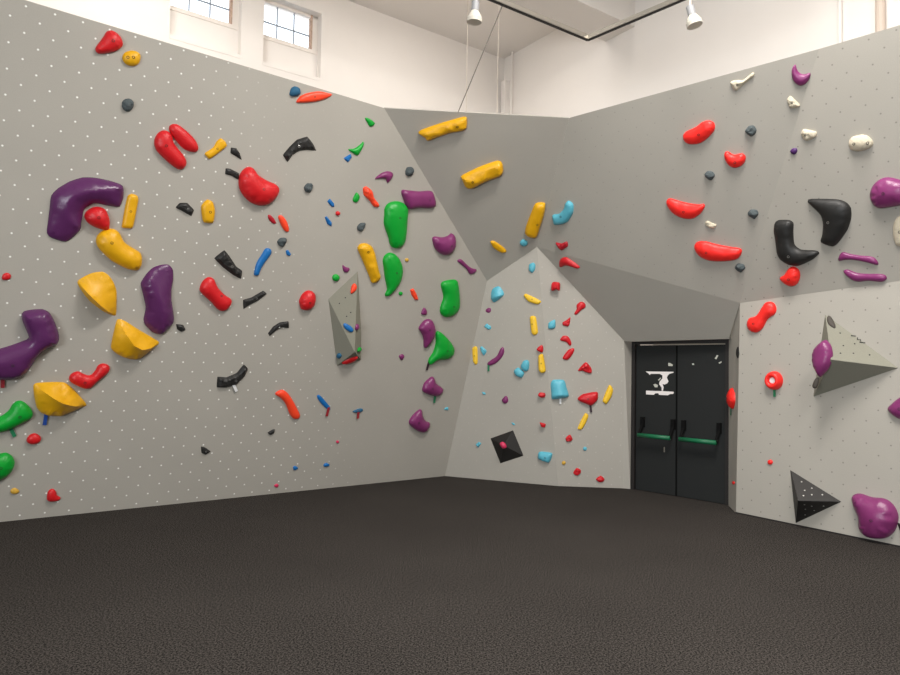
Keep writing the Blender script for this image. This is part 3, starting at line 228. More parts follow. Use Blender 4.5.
def wall_mat(name, col, dotcol, r, ph=(0, 0), period=.2, glint_fade=None, dotmix=1.0):
    m = bpy.data.materials.new(name); m.use_nodes = True
    nt = m.node_tree; L = nt.links; b = nt.nodes['Principled BSDF']
    N = lambda t, **k: (lambda n: ([setattr(n, a, v) for a, v in k.items()], n)[1])(nt.nodes.new('ShaderNode'+t))
    b.inputs['Roughness'].default_value = .62; b.inputs['Specular IOR Level'].default_value = .35
    tc = N('TexCoord'); 
    n1 = N('TexNoise'); n1.inputs['Scale'].default_value = 1.3; n1.inputs['Detail'].default_value = 5
    n2 = N('TexNoise'); n2.inputs['Scale'].default_value = 130; n2.inputs['Detail'].default_value = 3
    L.new(tc.outputs['Object'], n1.inputs['Vector']); L.new(tc.outputs['Object'], n2.inputs['Vector'])
    ad = N('Math', operation='ADD'); L.new(n1.outputs['Fac'], ad.inputs[0]); L.new(n2.outputs['Fac'], ad.inputs[1])
    mr = N('MapRange'); mr.inputs[1].default_value = .7; mr.inputs[2].default_value = 1.3; mr.inputs[3].default_value = .955; mr.inputs[4].default_value = 1.045
    L.new(ad.outputs[0], mr.inputs[0])
    vs = N('VectorMath', operation='SCALE'); vs.inputs[0].default_value = col[:3]; L.new(mr.outputs[0], vs.inputs['Scale'])
    outs = []
    for off in (0, .5):
        mul = N('VectorMath', operation='MULTIPLY_ADD')
        mul.inputs[1].default_value = (1/period, 1/period, 0); mul.inputs[2].default_value = (off-ph[0]+.5, off-ph[1]+.5, 0)
        L.new(tc.outputs['Object'], mul.inputs[0])
        fr = N('VectorMath', operation='FRACTION'); L.new(mul.outputs[0], fr.inputs[0])
        di = N('VectorMath', operation='DISTANCE'); di.inputs[1].default_value = (.5, .5, 0); L.new(fr.outputs[0], di.inputs[0])
        outs.append(di)
    mn = N('Math', operation='MINIMUM'); L.new(outs[0].outputs['Value'], mn.inputs[0]); L.new(outs[1].outputs['Value'], mn.inputs[1])
    ms = N('MapRange'); ms.inputs[1].default_value = r/period*.75; ms.inputs[2].default_value = r/period*1.25; ms.inputs[3].default_value = dotmix; ms.inputs[4].default_value = 0
    L.new(mn.outputs[0], ms.inputs[0])
    fac = ms.outputs[0]
    if glint_fade:  # position mask that dims the painted glints
        (fx, fy, lo, hi) = glint_fade
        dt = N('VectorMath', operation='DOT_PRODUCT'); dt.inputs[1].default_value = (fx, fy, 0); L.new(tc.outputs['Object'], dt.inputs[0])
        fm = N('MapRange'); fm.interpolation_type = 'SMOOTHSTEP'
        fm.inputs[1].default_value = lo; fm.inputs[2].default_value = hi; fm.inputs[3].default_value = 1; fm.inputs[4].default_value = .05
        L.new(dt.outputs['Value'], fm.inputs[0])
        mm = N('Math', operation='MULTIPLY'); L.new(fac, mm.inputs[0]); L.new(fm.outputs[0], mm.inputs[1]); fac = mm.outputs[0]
    mx = N('Mix', data_type='RGBA'); mx.inputs['B'].default_value = dotcol
    L.new(vs.outputs[0], mx.inputs['A']); L.new(fac, mx.inputs['Factor']); L.new(mx.outputs['Result'], b.inputs['Base Color'])
    bp = N('Bump'); bp.inputs['Strength'].default_value = .12; bp.inputs['Distance'].default_value = .004
    L.new(n2.outputs['Fac'], bp.inputs['Height']); L.new(bp.outputs['Normal'], b.inputs['Normal'])
    return m
GREY = srgb(*GREYC) if 'GREYC' in globals() else srgb(170, 165, 156)
DW = srgb(240, 240, 235); DK = srgb(92, 92, 88)
WM = {'L': wall_mat('paint_left_glints', GREY, DW, .0078, (.25, .74), .1985, (1, .41, 2.75, 3.9)),  # pale dots: T-nuts with their glint painted in, dimmed by position
      'U': wall_mat('paint_upper', GREY, DK, .005, (.1, .2), .2, None, .12),
      'C1': wall_mat('paint_centre', GREY, DW, .007, (.3, .2), .2, None, .1),
      'C2': wall_mat('paint_centre_right', GREY, DW, .007, (.3, .2), .2, None, .2),
      'R': wall_mat('paint_right_upper', GREY, DK, .006, (.3, .2), .2, None, .3),
      'RR': wall_mat('paint_right_near', GREY, DK, .007, (.35, .2), .2, None, .55),
      'RL': wall_mat('paint_right_lower', GREY, DK, .007, (.37, .31), .2, None, .6),
      'D': wall_mat('paint_header', GREY, DK, .004, (.3, .2), .2, None, 0)}
M_plain = mat('plain_grey', GREY, .62)
M_hall = mat('hall_plaster', srgb(234, 228, 222), .85, 0, .15, 3, .2, 0, .02)
M_ceil = mat('ceiling_plaster', srgb(230, 224, 218), .9)
M_pipe = mat('pipe_paint', srgb(206, 190, 176), .7)
M_frame = mat('window_paint', srgb(236, 228, 220), .6)
M_bar = mat('glazing_bar', srgb(150, 158, 170), .5)
M_glass = mat('window_glass', (1, 1, 1, 1), 0); M_glass.node_tree.nodes['Principled BSDF'].inputs['Transmission Weight'].default_value = 1
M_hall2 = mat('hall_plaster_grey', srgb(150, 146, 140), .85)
M_rust = mat('window_rust', srgb(196, 168, 150), .8, 0, 0, 25, .3, 0, .5)
M_door = mat('door_paint', srgb(18, 21, 21), .75, 0, .05, 30)
M_dframe = mat('door_frame_dark', srgb(30, 26, 25), .6)
M_pbar = mat('panic_green', srgb(8, 98, 62), .5)
M_arm = mat('panic_black', srgb(10, 10, 10), .85, 0, 0, 60, .15)
M_stk = mat('sticker_white', srgb(235, 228, 226), .6)
M_stk2 = mat('sticker_grey', srgb(190, 190, 180), .6)
M_vol = mat('volume_pale', srgb(136, 134, 121), .75, 0, .1, 80, .3, 0, .06)
M_vblk = mat('volume_black', srgb(36, 33, 31), .55, 0, .1, 80, .4)
M_alu = mat('rail_aluminium', srgb(176, 170, 160), .35, .7)
M_lamp = mat('lamp_white', srgb(196, 190, 178), .5)
M_sink = mat('lamp_grey', srgb(150, 150, 152), .45)
M_wire = mat('wire', srgb(120, 112, 104), .5)
M_wire2 = mat('wire_pale', srgb(206, 194, 180), .6)
M_hole = mat('bolt_hole_dark', srgb(22, 22, 24), .8)
def carpet():
    m = bpy.data.materials.new('carpet'); m.use_nodes = True
    nt = m.node_tree; L = nt.links; b = nt.nodes['Principled BSDF']
    b.inputs['Roughness'].default_value = .95; b.inputs['Specular IOR Level'].default_value = .04
    b.inputs['Sheen Weight'].default_value = 0
    tc = nt.nodes.new('ShaderNodeTexCoord')
    n = nt.nodes.new('ShaderNodeTexNoise'); n.inputs['Scale'].default_value = 95; n.inputs['Detail'].default_value = 5; n.inputs['Roughness'].default_value = .85
    n2 = nt.nodes.new('ShaderNodeTexNoise'); n2.inputs['Scale'].default_value = .9; n2.inputs['Detail'].default_value = 3
    for q in (n, n2): L.new(tc.outputs['Object'], q.inputs['Vector'])
    cr = nt.nodes.new('ShaderNodeValToRGB'); e = cr.color_ramp.elements
    e[0].position = .43; e[0].color = srgb(*FL0); e[1].position = .61; e[1].color = srgb(*FL1)
    L.new(n.outputs['Fac'], cr.inputs['Fac'])
    mx = nt.nodes.new('ShaderNodeMix'); mx.data_type = 'RGBA'; mx.blend_type = 'MULTIPLY'; mx.inputs['Factor'].default_value = 1
    mr = nt.nodes.new('ShaderNodeMapRange'); mr.inputs[3].default_value = .8; mr.inputs[4].default_value = 1.2
    L.new(n2.outputs['Fac'], mr.inputs[0]); L.new(cr.outputs['Color'], mx.inputs['A']); L.new(mr.outputs[0], mx.inputs['B'])
    L.new(mx.outputs['Result'], b.inputs['Base Color'])
    bp = nt.nodes.new('ShaderNodeBump'); bp.inputs['Strength'].default_value = .2; bp.inputs['Distance'].default_value = .005
    L.new(n.outputs['Fac'], bp.inputs['Height']); L.new(bp.outputs['Normal'], b.inputs['Normal'])
    return m
FL0, FL1 = (7, 6, 6), (88, 83, 79)
M_floor = carpet()

# ------------------------------------------------------------------ helpers
def frame(key):
    o, u, v, n = [V(x) for x in FR[key]]
    m = Matrix.Identity(4)
    for i, a in enumerate((u, v, n)):
        for j in range(3): m[j][i] = a[j]
    m.translation = o
    return m
def mesh_obj(name, verts, faces, m, parent=None, mw=None, smooth=False):
    me = bpy.data.meshes.new(name); me.from_pydata([tuple(v) for v in verts], [], faces); me.update()
    bm = bmesh.new(); bm.from_mesh(me); bmesh.ops.recalc_face_normals(bm, faces=bm.faces); bm.to_mesh(me); bm.free()
    me.materials.append(m)
    if smooth: me.polygons.foreach_set('use_smooth', [True]*len(me.polygons))
    o = bpy.data.objects.new(name, me); C.objects.link(o)
    if mw is not None and parent is None: o.matrix_world = mw
    if parent is not None: o.parent = parent
    return o
def structure(o): o['kind'] = 'structure'; return o
def tag(o, label, cat, group=None):
    o['label'] = label; o['category'] = cat
    if group: o['group'] = group
    return o
def empty(name, loc, label, cat, group=None, mw=None):
    o = bpy.data.objects.new(name, None); C.objects.link(o); o.empty_display_size = .1
    if mw is not None: o.matrix_world = mw
    else: o.location = loc
    return tag(o, label, cat, group)
def slab(name, pts, key, m, th=.02):
    F_ = frame(key); inv = F_.inverted(); q = [inv @ p for p in pts]; n = len(q)
    for w in q: w.z = 0 if abs(w.z) < .004 else w.z
    vs = q+[w-V((0, 0, th)) for w in q]
    fs = [list(range(n)), list(range(2*n-1, n-1, -1))]+[[i, (i+1) % n, n+(i+1) % n, n+i] for i in range(n)]
    return structure(mesh_obj(name, vs, fs, m, mw=F_))
def boxv(c, s, rot=None):
    r = []
    for x in (-1, 1):
        for y in (-1, 1):
            for z in (-1, 1):
                p = V((x*s[0]/2, y*s[1]/2, z*s[2]/2))
                if rot: p = rot @ p
                r.append(V(c)+p)
    return r
BF = [[0, 1, 3, 2], [4, 6, 7, 5], [0, 4, 5, 1], [2, 3, 7, 6], [0, 2, 6, 4], [1, 5, 7, 3]]
def tube(p, q, r, n=10):
    p, q = V(p), V(q); a = (q-p).normalized(); b = a.orthogonal().normalized(); c = a.cross(b)
    vs = [e+(b*math.cos(6.28319*i/n)+c*math.sin(6.28319*i/n))*r for e in (p, q) for i in range(n)]
    fs = [[i, (i+1) % n, n+(i+1) % n, n+i] for i in range(n)]+[list(range(n)), list(range(2*n-1, n-1, -1))]
    return vs, fs
def lathe(prof, n=24):
    vs, fs = [], []
    for r, z in prof:
        for i in range(n): vs.append(V((r*math.cos(6.28319*i/n), r*math.sin(6.28319*i/n), z)))
    for k in range(len(prof)-1):
        for i in range(n): fs.append([k*n+i, k*n+(i+1) % n, (k+1)*n+(i+1) % n, (k+1)*n+i])
    fs.append(list(range(n))); fs.append(list(range((len(prof)-1)*n, len(prof)*n)))
    return vs, fs
def strip(pts, w, t):
    """flat polyline strip lying on local xy"""
    vs, fs = [], []
    for i, p in enumerate(pts):
        a = V(pts[max(0, i-1)]); b = V(pts[min(len(pts)-1, i+1)]); d = (b-a).normalized(); nn = V((-d.y, d.x))
        for s in (-1, 1):
            for z in (0, t): vs.append(V((p[0]+nn.x*s*w/2, p[1]+nn.y*s*w/2, z)))
    for i in range(len(pts)-1):
        k = 4*i
        fs += [[k, k+2, k+6, k+4], [k+1, k+5, k+7, k+3], [k, k+4, k+5, k+1], [k+2, k+3, k+7, k+6]]
    fs += [[0, 1, 3, 2], [len(vs)-4, len(vs)-2, len(vs)-1, len(vs)-3]]
    return vs, fs

# ------------------------------------------------------------------ the climbing wall
def W(*k): return [P[x] for x in k]
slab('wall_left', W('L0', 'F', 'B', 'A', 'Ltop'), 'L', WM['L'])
slab('wall_back_upper', W('A', 'B', 'Q', 'Tp'), 'U', WM['U'])
slab('wall_back_left', W('F', 'Q', 'B'), 'C1', WM['C1'])
slab('wall_back', W('F', 'G', 'Q'), 'C1', WM['C1'])
slab('wall_back_right', W('G', 'H', 'J', 'Q'), 'C2', WM['C2'])
slab('wall_right_upper', W('Q', 'R1', 'T2', 'Tp'), 'R', WM['R'])
slab('wall_near_upper', W('R1', 'R2e', 'T3e', 'T2'), 'RR', WM['RR'])
slab('wall_right', W('rr', 'r2e', 'R2e', 'R1'), 'RL', WM['RL'])
slab('wall_header', W('Q', 'J', 'DTlD', 'DTrD', 'R1'), 'D', WM['D'], .02)
def prism(name, pts, m, back):
    n = len(pts); vs = list(pts)+[p+back for p in pts]
    fs = [list(range(n)), list(range(2*n-1, n-1, -1))]+[[i, (i+1) % n, n+(i+1) % n, n+i] for i in range(n)]
    return structure(mesh_obj(name, vs, fs, m))
dN = V(FR['DO'][3])
prism('trim_7', [P['J'], P['DTlD'], P['DTrD'], P['DTrD']-dN*.25, P['DTlD']-dN*.3], M_plain, V((0, 0, .02)))
prism('trim_1', [P['J'], P['H'], P['dl'], P['DTl']], M_plain, V((.02, .12, 0)))
prism('trim_2', [P['R1'], P['rr'], P['dr'], P['DTr']], M_plain, V((.12, .06, 0)))
# thin dark line where the pads meet the right wall
rd = (P['r2e']-P['rr']).normalized(); rN = V(FR['RL'][3])
o = mesh_obj('baseboard_right', *(lambda a, b: ([a, b, b+rN*.012, a+rN*.012, a+ZU*.012, b+ZU*.012, b+rN*.012+ZU*.012, a+rN*.012+ZU*.012],
     [[0, 1, 2, 3], [4, 7, 6, 5], [0, 4, 5, 1], [1, 5, 6, 2], [2, 6, 7, 3], [3, 7, 4, 0]]))(P['rr'], P['r2e']), M_dframe)
structure(o)

# ------------------------------------------------------------------ the hall
hl_ = P['h_left']; hf = P['h_far']; hr_ = P['h_right']; hn = P['h_near']
CZ = 6.9
fl = structure(mesh_obj('floor', [p+V((0, 0, z)) for z in (0, -.1) for p in (hl_, hf, hr_, hn)],
     [[0, 1, 2, 3], [7, 6, 5, 4], [0, 4, 5, 1], [1, 5, 6, 2], [2, 6, 7, 3], [3, 7, 4, 0]], M_floor))
ce = structure(mesh_obj('ceiling', [p+V((0, 0, z)) for z in (CZ, CZ+.2) for p in (hl_, hf, hr_, hn)],
     [[0, 1, 2, 3], [7, 6, 5, 4], [0, 4, 5, 1], [1, 5, 6, 2], [2, 6, 7, 3], [3, 7, 4, 0]], M_ceil))
def hallwall(name, a, b, openings=(), th=.3, m=None):
    """wall from a to b; openings = (t0,t1,z0,z1) measured from a, cut right through"""
    d = (b-a); Ln = d.length; d.normalize(); nin = V((-d.y, d.x, 0))
    mid = (hl_+hf+hr_+hn)/4
    if (mid-a).dot(nin) < 0: nin = -nin
    ts = sorted({0, Ln, *[o[0] for o in openings], *[o[1] for o in openings]})
    vs, fs = [], []
    def bx(t0, t1, z0, z1, o0, o1):
        k = len(vs)
        for t in (t0, t1):
            for o in (o0, o1):
                for z in (z0, z1): vs.append(a+d*t-nin*o+ZU*z)
        fs.extend([[k+i for i in f] for f in BF])
    for t0, t1 in zip(ts[:-1], ts[1:]):
        op = [o for o in openings if o[0] <= t0+1e-6 and o[1] >= t1-1e-6]
        if not op: bx(t0, t1, 0, CZ, 0, th)
        else:
            _, _, z0, z1, zl = op[0]
            bx(t0, t1, 0, zl, 0, th); bx(t0, t1, zl, z0, .12, th); bx(t0, t1, z1, CZ, 0, th)
    return structure(mesh_obj(name, vs, fs, m or M_hall)), a, d, nin
wins = [(3.50, 4.36, 6.02, 6.56, 5.58), (4.67, 5.58, 6.02, 6.56, 5.58)]
ho, wa, wd, wn = hallwall('wall_hall_left', hf, hl_, wins)
hallwall('wall_hall_right', hf, hr_)
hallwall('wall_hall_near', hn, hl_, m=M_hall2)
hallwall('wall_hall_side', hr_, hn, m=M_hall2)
def wpt(t, z, o=0): return wa+wd*t+ZU*z-wn*o
def wbox(t0, t1, z0, z1, o0, o1): return [wpt(t, z, o) for t in (t0, t1) for o in (o0, o1) for z in (z0, z1)]
for wi, (t0, t1, z0, z1, zl) in enumerate(wins):
    root = structure(mesh_obj('window_%d' % (wi+1), wbox(t0, t0+.1, z0, z1, .13, .2)+wbox(t0, t1, z0-.03, z0+.025, .11, .2)+wbox(t1-.03, t1, z0, z1, .13, .2)+wbox(t0, t1, z1-.04, z1, .13, .2),
                              [[k*8+i for i in f] for k in range(4) for f in BF], M_frame))
    vs, fs = [], []
    ww = t1-t0-.1
    def add(b):
        k = len(vs); vs.extend(b); fs.extend([[k+i for i in f] for f in BF])
    for i in (1, 2): add(wbox(t0+.1+ww*i/3-.008, t0+.1+ww*i/3+.008, z0+.02, z1, .16, .18))
    add(wbox(t0+.1, t1, z0+.23, z0+.246, .16, .18))
    mesh_obj('glazing_bar', vs, fs, M_bar, parent=root)
    mesh_obj('glass', wbox(t0+.1, t1-.02, z0+.02, z1-.02, .168, .172), BF, M_glass, parent=root)
    mesh_obj('rusty_stile', wbox(t0+.085, t0+.115, z0, z1, .125, .19), BF, M_rust, parent=root)
    mesh_obj('ledge', wbox(t0-.0, t1, zl-.02, zl+.03, -.004, .12), BF, M_hall, parent=root)
# ceiling beam running into the right hall wall, and pipes on it
ra = hf; rdir = (hr_-hf).normalized(); rin = V((-rdir.y, rdir.x, 0)); 
if ((hl_+hf+hr_+hn)/4-ra).dot(rin) < 0: rin = -rin
def rpt(t, z, o=0): return ra+rdir*t+ZU*z+rin*o
structure(mesh_obj('trim_3', [rpt(t, z, o) for t in (2.35, 2.9) for o in (0, 12) for z in (6.3, CZ)], BF, M_ceil))
structure(mesh_obj('trim_4', [rpt(t, z, o) for t in (.05, .16) for o in (0, .1) for z in (0, 6.45)], BF, M_hall))
def pipe(t, r, label, o=.07, m=None):
    vs, fs = tube(rpt(t, 0.0, o), rpt(t, CZ, o), r, 12)
    tag(mesh_obj('wall_pipe', vs, fs, m or M_hall, smooth=False), label, 'pipe')
pipe(6.08, .045, 'cream painted vertical pipe on the white hall wall at the far right', m=M_pipe)
pipe(5.69, .02, 'thin white conduit on the hall wall left of the thick cream pipe')
pipe(.3, .014, 'slim white pipe beside the far corner of the hall')

# ------------------------------------------------------------------ door
Fd = frame('DO')
def dobj(name, vs, fs, m, parent=None, smooth=False):
    return mesh_obj(name, vs, fs, m, parent, None if parent else Fd, smooth)
def dbox(x0, x1, y0, y1, z0, z1): return [V((x, y, z)) for x in (x0, x1) for y in (y0, y1) for z in (z0, z1)]
fr_ = dbox(0, .05, 0, 1.835, -.12, -.0)+dbox(1.2, 1.245, 0, 1.84, -.12, 0)+dbox(.05, 1.2, 1.795, 1.84, -.12, -.0)
structure(dobj('trim_5', fr_, [[k*8+i for i in f] for k in range(3) for f in BF], M_dframe))
structure(dobj('trim_6', dbox(.3, 1.2, 1.782, 1.794, -.05, -.01), BF, M_alu))
leafs = []
for li, (x0, x1, bx0, bx1) in enumerate(((.062, .6, .165, .57), (.61, 1.197, .705, 1.13))):
    lf = structure(dobj('door_%d' % (li+1), dbox(x0, x1, .006, 1.78, -.07, -.02), BF, M_door)); leafs.append(lf)
    vs, fs = tube((bx0-.01, .685, .085), (bx1+.01, .685, .085), .026, 14)
    dobj('panic_bar', vs, fs, M_pbar, lf, True)
    for bx in (bx0, bx1):
        vs, fs = tube((bx, .69, .085), (bx, .84, -.02), .017, 8)
        b2 = dbox(bx-.022, bx+.022, .78, .9, -.021, .02)
        k = len(vs); dobj('bar_arm', vs+b2, fs+[[k+i for i in f] for f in BF], M_arm, lf)
    dobj('astragal' if li == 0 else 'edge_strip', dbox(x1-.004, x1+.006, .006, 1.78, -.03, -.012) if li == 0 else dbox(x0-.004, x0+.004, .006, 1.78, -.03, -.016), BF, M_arm, lf)
def decal(name, poly, m, parent, z=-.0195, t=.0015):
    n = len(poly); vs = [V((x, y, z+t)) for x, y in poly]+[V((x, y, z-.001)) for x, y in poly]
    o = dobj(name, vs, [list(range(n)), list(range(2*n-1, n-1, -1))]+[[i, (i+1) % n, n+(i+1) % n, n+i] for i in range(n)], m, parent)
    return o
for i, p in enumerate(STK):
    decal('sticker', p, M_stk if i < 2 else M_stk2, leafs[0])['label'] = 'white printed figure and bar sticker' if i < 2 else 'small pale sticker scrap'
for p in STK2: decal('sticker', p, M_stk2, leafs[1])['label'] = 'small pale sticker scrap'
decal('keyhole_plate', [(.44, .50), (.455, .50), (.455, .56), (.44, .56)], M_alu, leafs[0])

# ------------------------------------------------------------------ climbing holds
def catmull(p, k, ten=.5):
    out = []; n = len(p)
    for i in range(n):
        a, b, c, d = [V(p[(i+j) % n]) for j in (-1, 0, 1, 2)]
        for s in range(k):
            t = s/k
            q = .5*((2*b)+(c-a)*t+(2*a-5*b+4*c-d)*t*t+(3*b-a-3*c+d)*t**3)
            l = b.lerp(c, t); out.append(l.lerp(q, ten*2))
    return out
def resample(p, n):
    L = [0.]
    for i in range(len(p)): L.append(L[-1]+(p[(i+1) % len(p)]-p[i]).length)
    out = []; j = 0
    for i in range(n):
        s = L[-1]*i/n
        while L[j+1] < s: j += 1
        t = (s-L[j])/max(1e-9, L[j+1]-L[j]); out.append(p[j].lerp(p[(j+1) % len(p)], t))
    return out
def segd(p, a, b):
    ab = b-a; t = max(0, min(1, (p-a).dot(ab)/max(1e-12, ab.length_squared))); return (p-a-ab*t).length, t
def inside(p, poly):
    c = False; n = len(poly)
    for i in range(n):
        a, b = poly[i], poly[(i+1) % n]
        if (a.y > p.y) != (b.y > p.y) and p.x < (b.x-a.x)*(p.y-a.y)/(b.y-a.y)+a.x: c = not c
    return c
def bdist(p, poly): return min(segd(p, poly[i], poly[(i+1) % len(poly)])[0] for i in range(len(poly)))
def build_hold(outline, style, H, D, opt, seed):
    rnd = random.Random(seed)
    pts = [V(q) for q in outline]
    cen = sum(pts, V((0, 0)))/len(pts); pts = [q-cen for q in pts]
    per = sum((pts[(i+1) % len(pts)]-pts[i]).length for i in range(len(pts)))
    big = per > .5
    if style == 'a' or style == 'k':
        sm = catmull(pts, 4, .12 if style == 'a' else .3)
    elif style == 'm': sm = catmull(pts, 6, .3)
    else: sm = catmull(pts, 6, .5)
    N = 18 if per < .25 else 28 if per < .5 else 48 if per < 1.4 else 72
    poly = sm if style == 'a' else resample(sm, N)
    if style == 'a': N = len(poly)
    verts = list(poly); edges = [(i, (i+1) % N) for i in range(N)]; rid = []
    ridge = [V(q)-cen for q in opt['ridge']] if 'ridge' in opt else None
    if ridge:
        rr_ = [ridge[0]]
        for a, b in zip(ridge[:-1], ridge[1:]):
            k = max(1, int((b-a).length/(D*.2)))
            rr_ += [a.lerp(b, (j+1)/k) for j in range(k)]
        rr_ = [q for q in rr_ if inside(q, poly) and bdist(q, poly) > D*.05]
        k0 = len(verts); verts += rr_; edges += [(k0+i, k0+i+1) for i in range(len(rr_)-1)]
        if len(rr_) < 2: ridge = None
        else: ridge = rr_
    ds = (.06, .2, .42) if big else (.1, .35)
    if style == 'a': ds = (.3, )
    for dl_ in ds:
        for i in range(N):
            a, b, c = poly[i-1], poly[i], poly[(i+1) % N]
            t = (c-a).normalized(); nn = V((-t.y, t.x)); q = b+nn*dl_*D
            if inside(q, poly) and bdist(q, poly) > dl_*D*.85 and (not ridge or min((q-r).length for r in ridge) > D*.08): verts.append(q)
    g = max(D/(4.5 if big else 3), per/(90 if 'flatside' in opt else 70))
    x0, x1 = min(p.x for p in poly), max(p.x for p in poly); y0, y1 = min(p.y for p in poly), max(p.y for p in poly)
    j = 0; y = y0
    while y < y1:
        x = x0+(g/2 if j % 2 else 0)
        while x < x1:
            q = V((x, y))
            if inside(q, poly) and bdist(q, poly) > (ds[-1]+.15)*D and (not ridge or min((q-r).length for r in ridge) > g*.4): verts.append(q)
            x += g
        y += g*.87; j += 1
    res = delaunay_2d_cdt(verts, edges, [list(range(N))], 1, 1e-6)
    vc, fc = res[0], res[2]
    dist = [bdist(q, poly) for q in vc]; D2 = max(dist)
    hs = []
    for q, dd in zip(vc, dist):
        if dd < 1e-5: hs.append(0); continue
        t = min(1, dd/D2)
        if ridge:
            best = (1e9, 0, 0)
            tot = len(ridge)-1
            for i in range(tot):
                dr_, tt = segd(q, ridge[i], ridge[i+1])
                if dr_ < best[0]-1e-9:
                    e = ridge[i+1]-ridge[i]; w = q-ridge[i]; best = (dr_, (i+tt)/tot, e.x*w.y-e.y*w.x)
            dr_, s, side = best
            if opt.get('flatside'):
                hr2 = H*max(.05, math.sin(math.pi*min(1, max(0, s))))**.7; e = .5 if side < 0 else 1.1
            elif opt.get('soft'): hr2 = H*(.7+.3*s); e = .6
            else: hr2 = H*(.62+.38*math.sin(math.pi*s)); e = .55
            h = hr2*(dd/(dd+dr_))**e
            if opt.get('soft'): h = .6*H*(1-(1-t)**2.2)**.5+.4*h
        elif style == 'a': h = H*min(1, t/.45)*(1+.25*noise.noise(V((q.x*25, q.y*25, seed))))
        elif style == 'k': h = H*(1-(1-t)**2)**.5*(1+(.45 if D < .06 else .22)*noise.noise(V((q.x, q.y, seed*.31))*(1.1/max(D, .04))))
        elif style == 'm': h = H*(1-(1-min(1, t*1.5))**2)**.5*(1+.1*noise.noise(V((q.x*10, q.y*10, seed))))
        else: h = H*(1-(1-t)**2.1)**.5
        hs.append(h)
    nb = [set() for _ in vc]
    for f in fc:
        for a, b in zip(f, f[1:]+f[:1]): nb[a].add(b); nb[b].add(a)
    if style in 'rm' and not opt.get('flatside'):
        for it in range(4 if style == 'r' else 2):
            h2 = hs[:]
            for i in range(len(hs)):
                if dist[i] > .12*D and nb[i]: h2[i] = .5*hs[i]+.5*sum(hs[k] for k in nb[i])/len(nb[i])
            hs = h2
    if opt.get('flatside') and ridge:
        fixed = [any((q-r).length < 1e-4 for r in ridge) for q in vc]
        for it in range(10):
            h2 = hs[:]
            for i in range(len(hs)):
                if not fixed[i] and dist[i] > 1e-5 and nb[i]: h2[i] = .4*hs[i]+.6*sum(hs[k] for k in nb[i])/len(nb[i])
            hs = h2
    m = max(hs); hs = [h*H/m for h in hs] if style in 'rm' else hs
    V3 = [V((q.x, q.y, h)) for q, h in zip(vc, hs)]
    return cen, V3, [list(f) for f in fc], ridge, dist
def finish(V3, fc, dist):
    """close the underside just inside the wall face"""
    cnt = {}
    for f in fc:
        for a, b in zip(f, f[1:]+f[:1]): cnt.setdefault((min(a, b), max(a, b)), []).append((a, b))
    be = [v[0] for v in cnt.values() if len(v) == 1]
    vs = list(V3); mp = {}
    for a, b in be:
        for q in (a, b):
            if q not in mp: mp[q] = len(vs); vs.append(V((V3[q].x, V3[q].y, -.004)))
    fs = list(fc)+[[a, b, mp[b], mp[a]] for a, b in be]
    nx = dict(be)
    if len(nx) == len(be):
        s = be[0][0]; loop = [s]; q = nx[s]
        while q != s and len(loop) < len(be)+1: loop.append(q); q = nx[q]
        if len(loop) == len(be): fs.append([mp[q] for q in loop])
    return vs, fs
GR = {'L': 'climbing holds on the long left wall', 'U': 'climbing holds on the overhanging back facet', 'C': 'climbing holds on the pale back facet',
      'R': 'climbing holds on the upper right wall', 'D': 'climbing holds around the door', 'J': 'climbing holds around the door',
      'V': 'small climbing holds fixed on the volumes'}
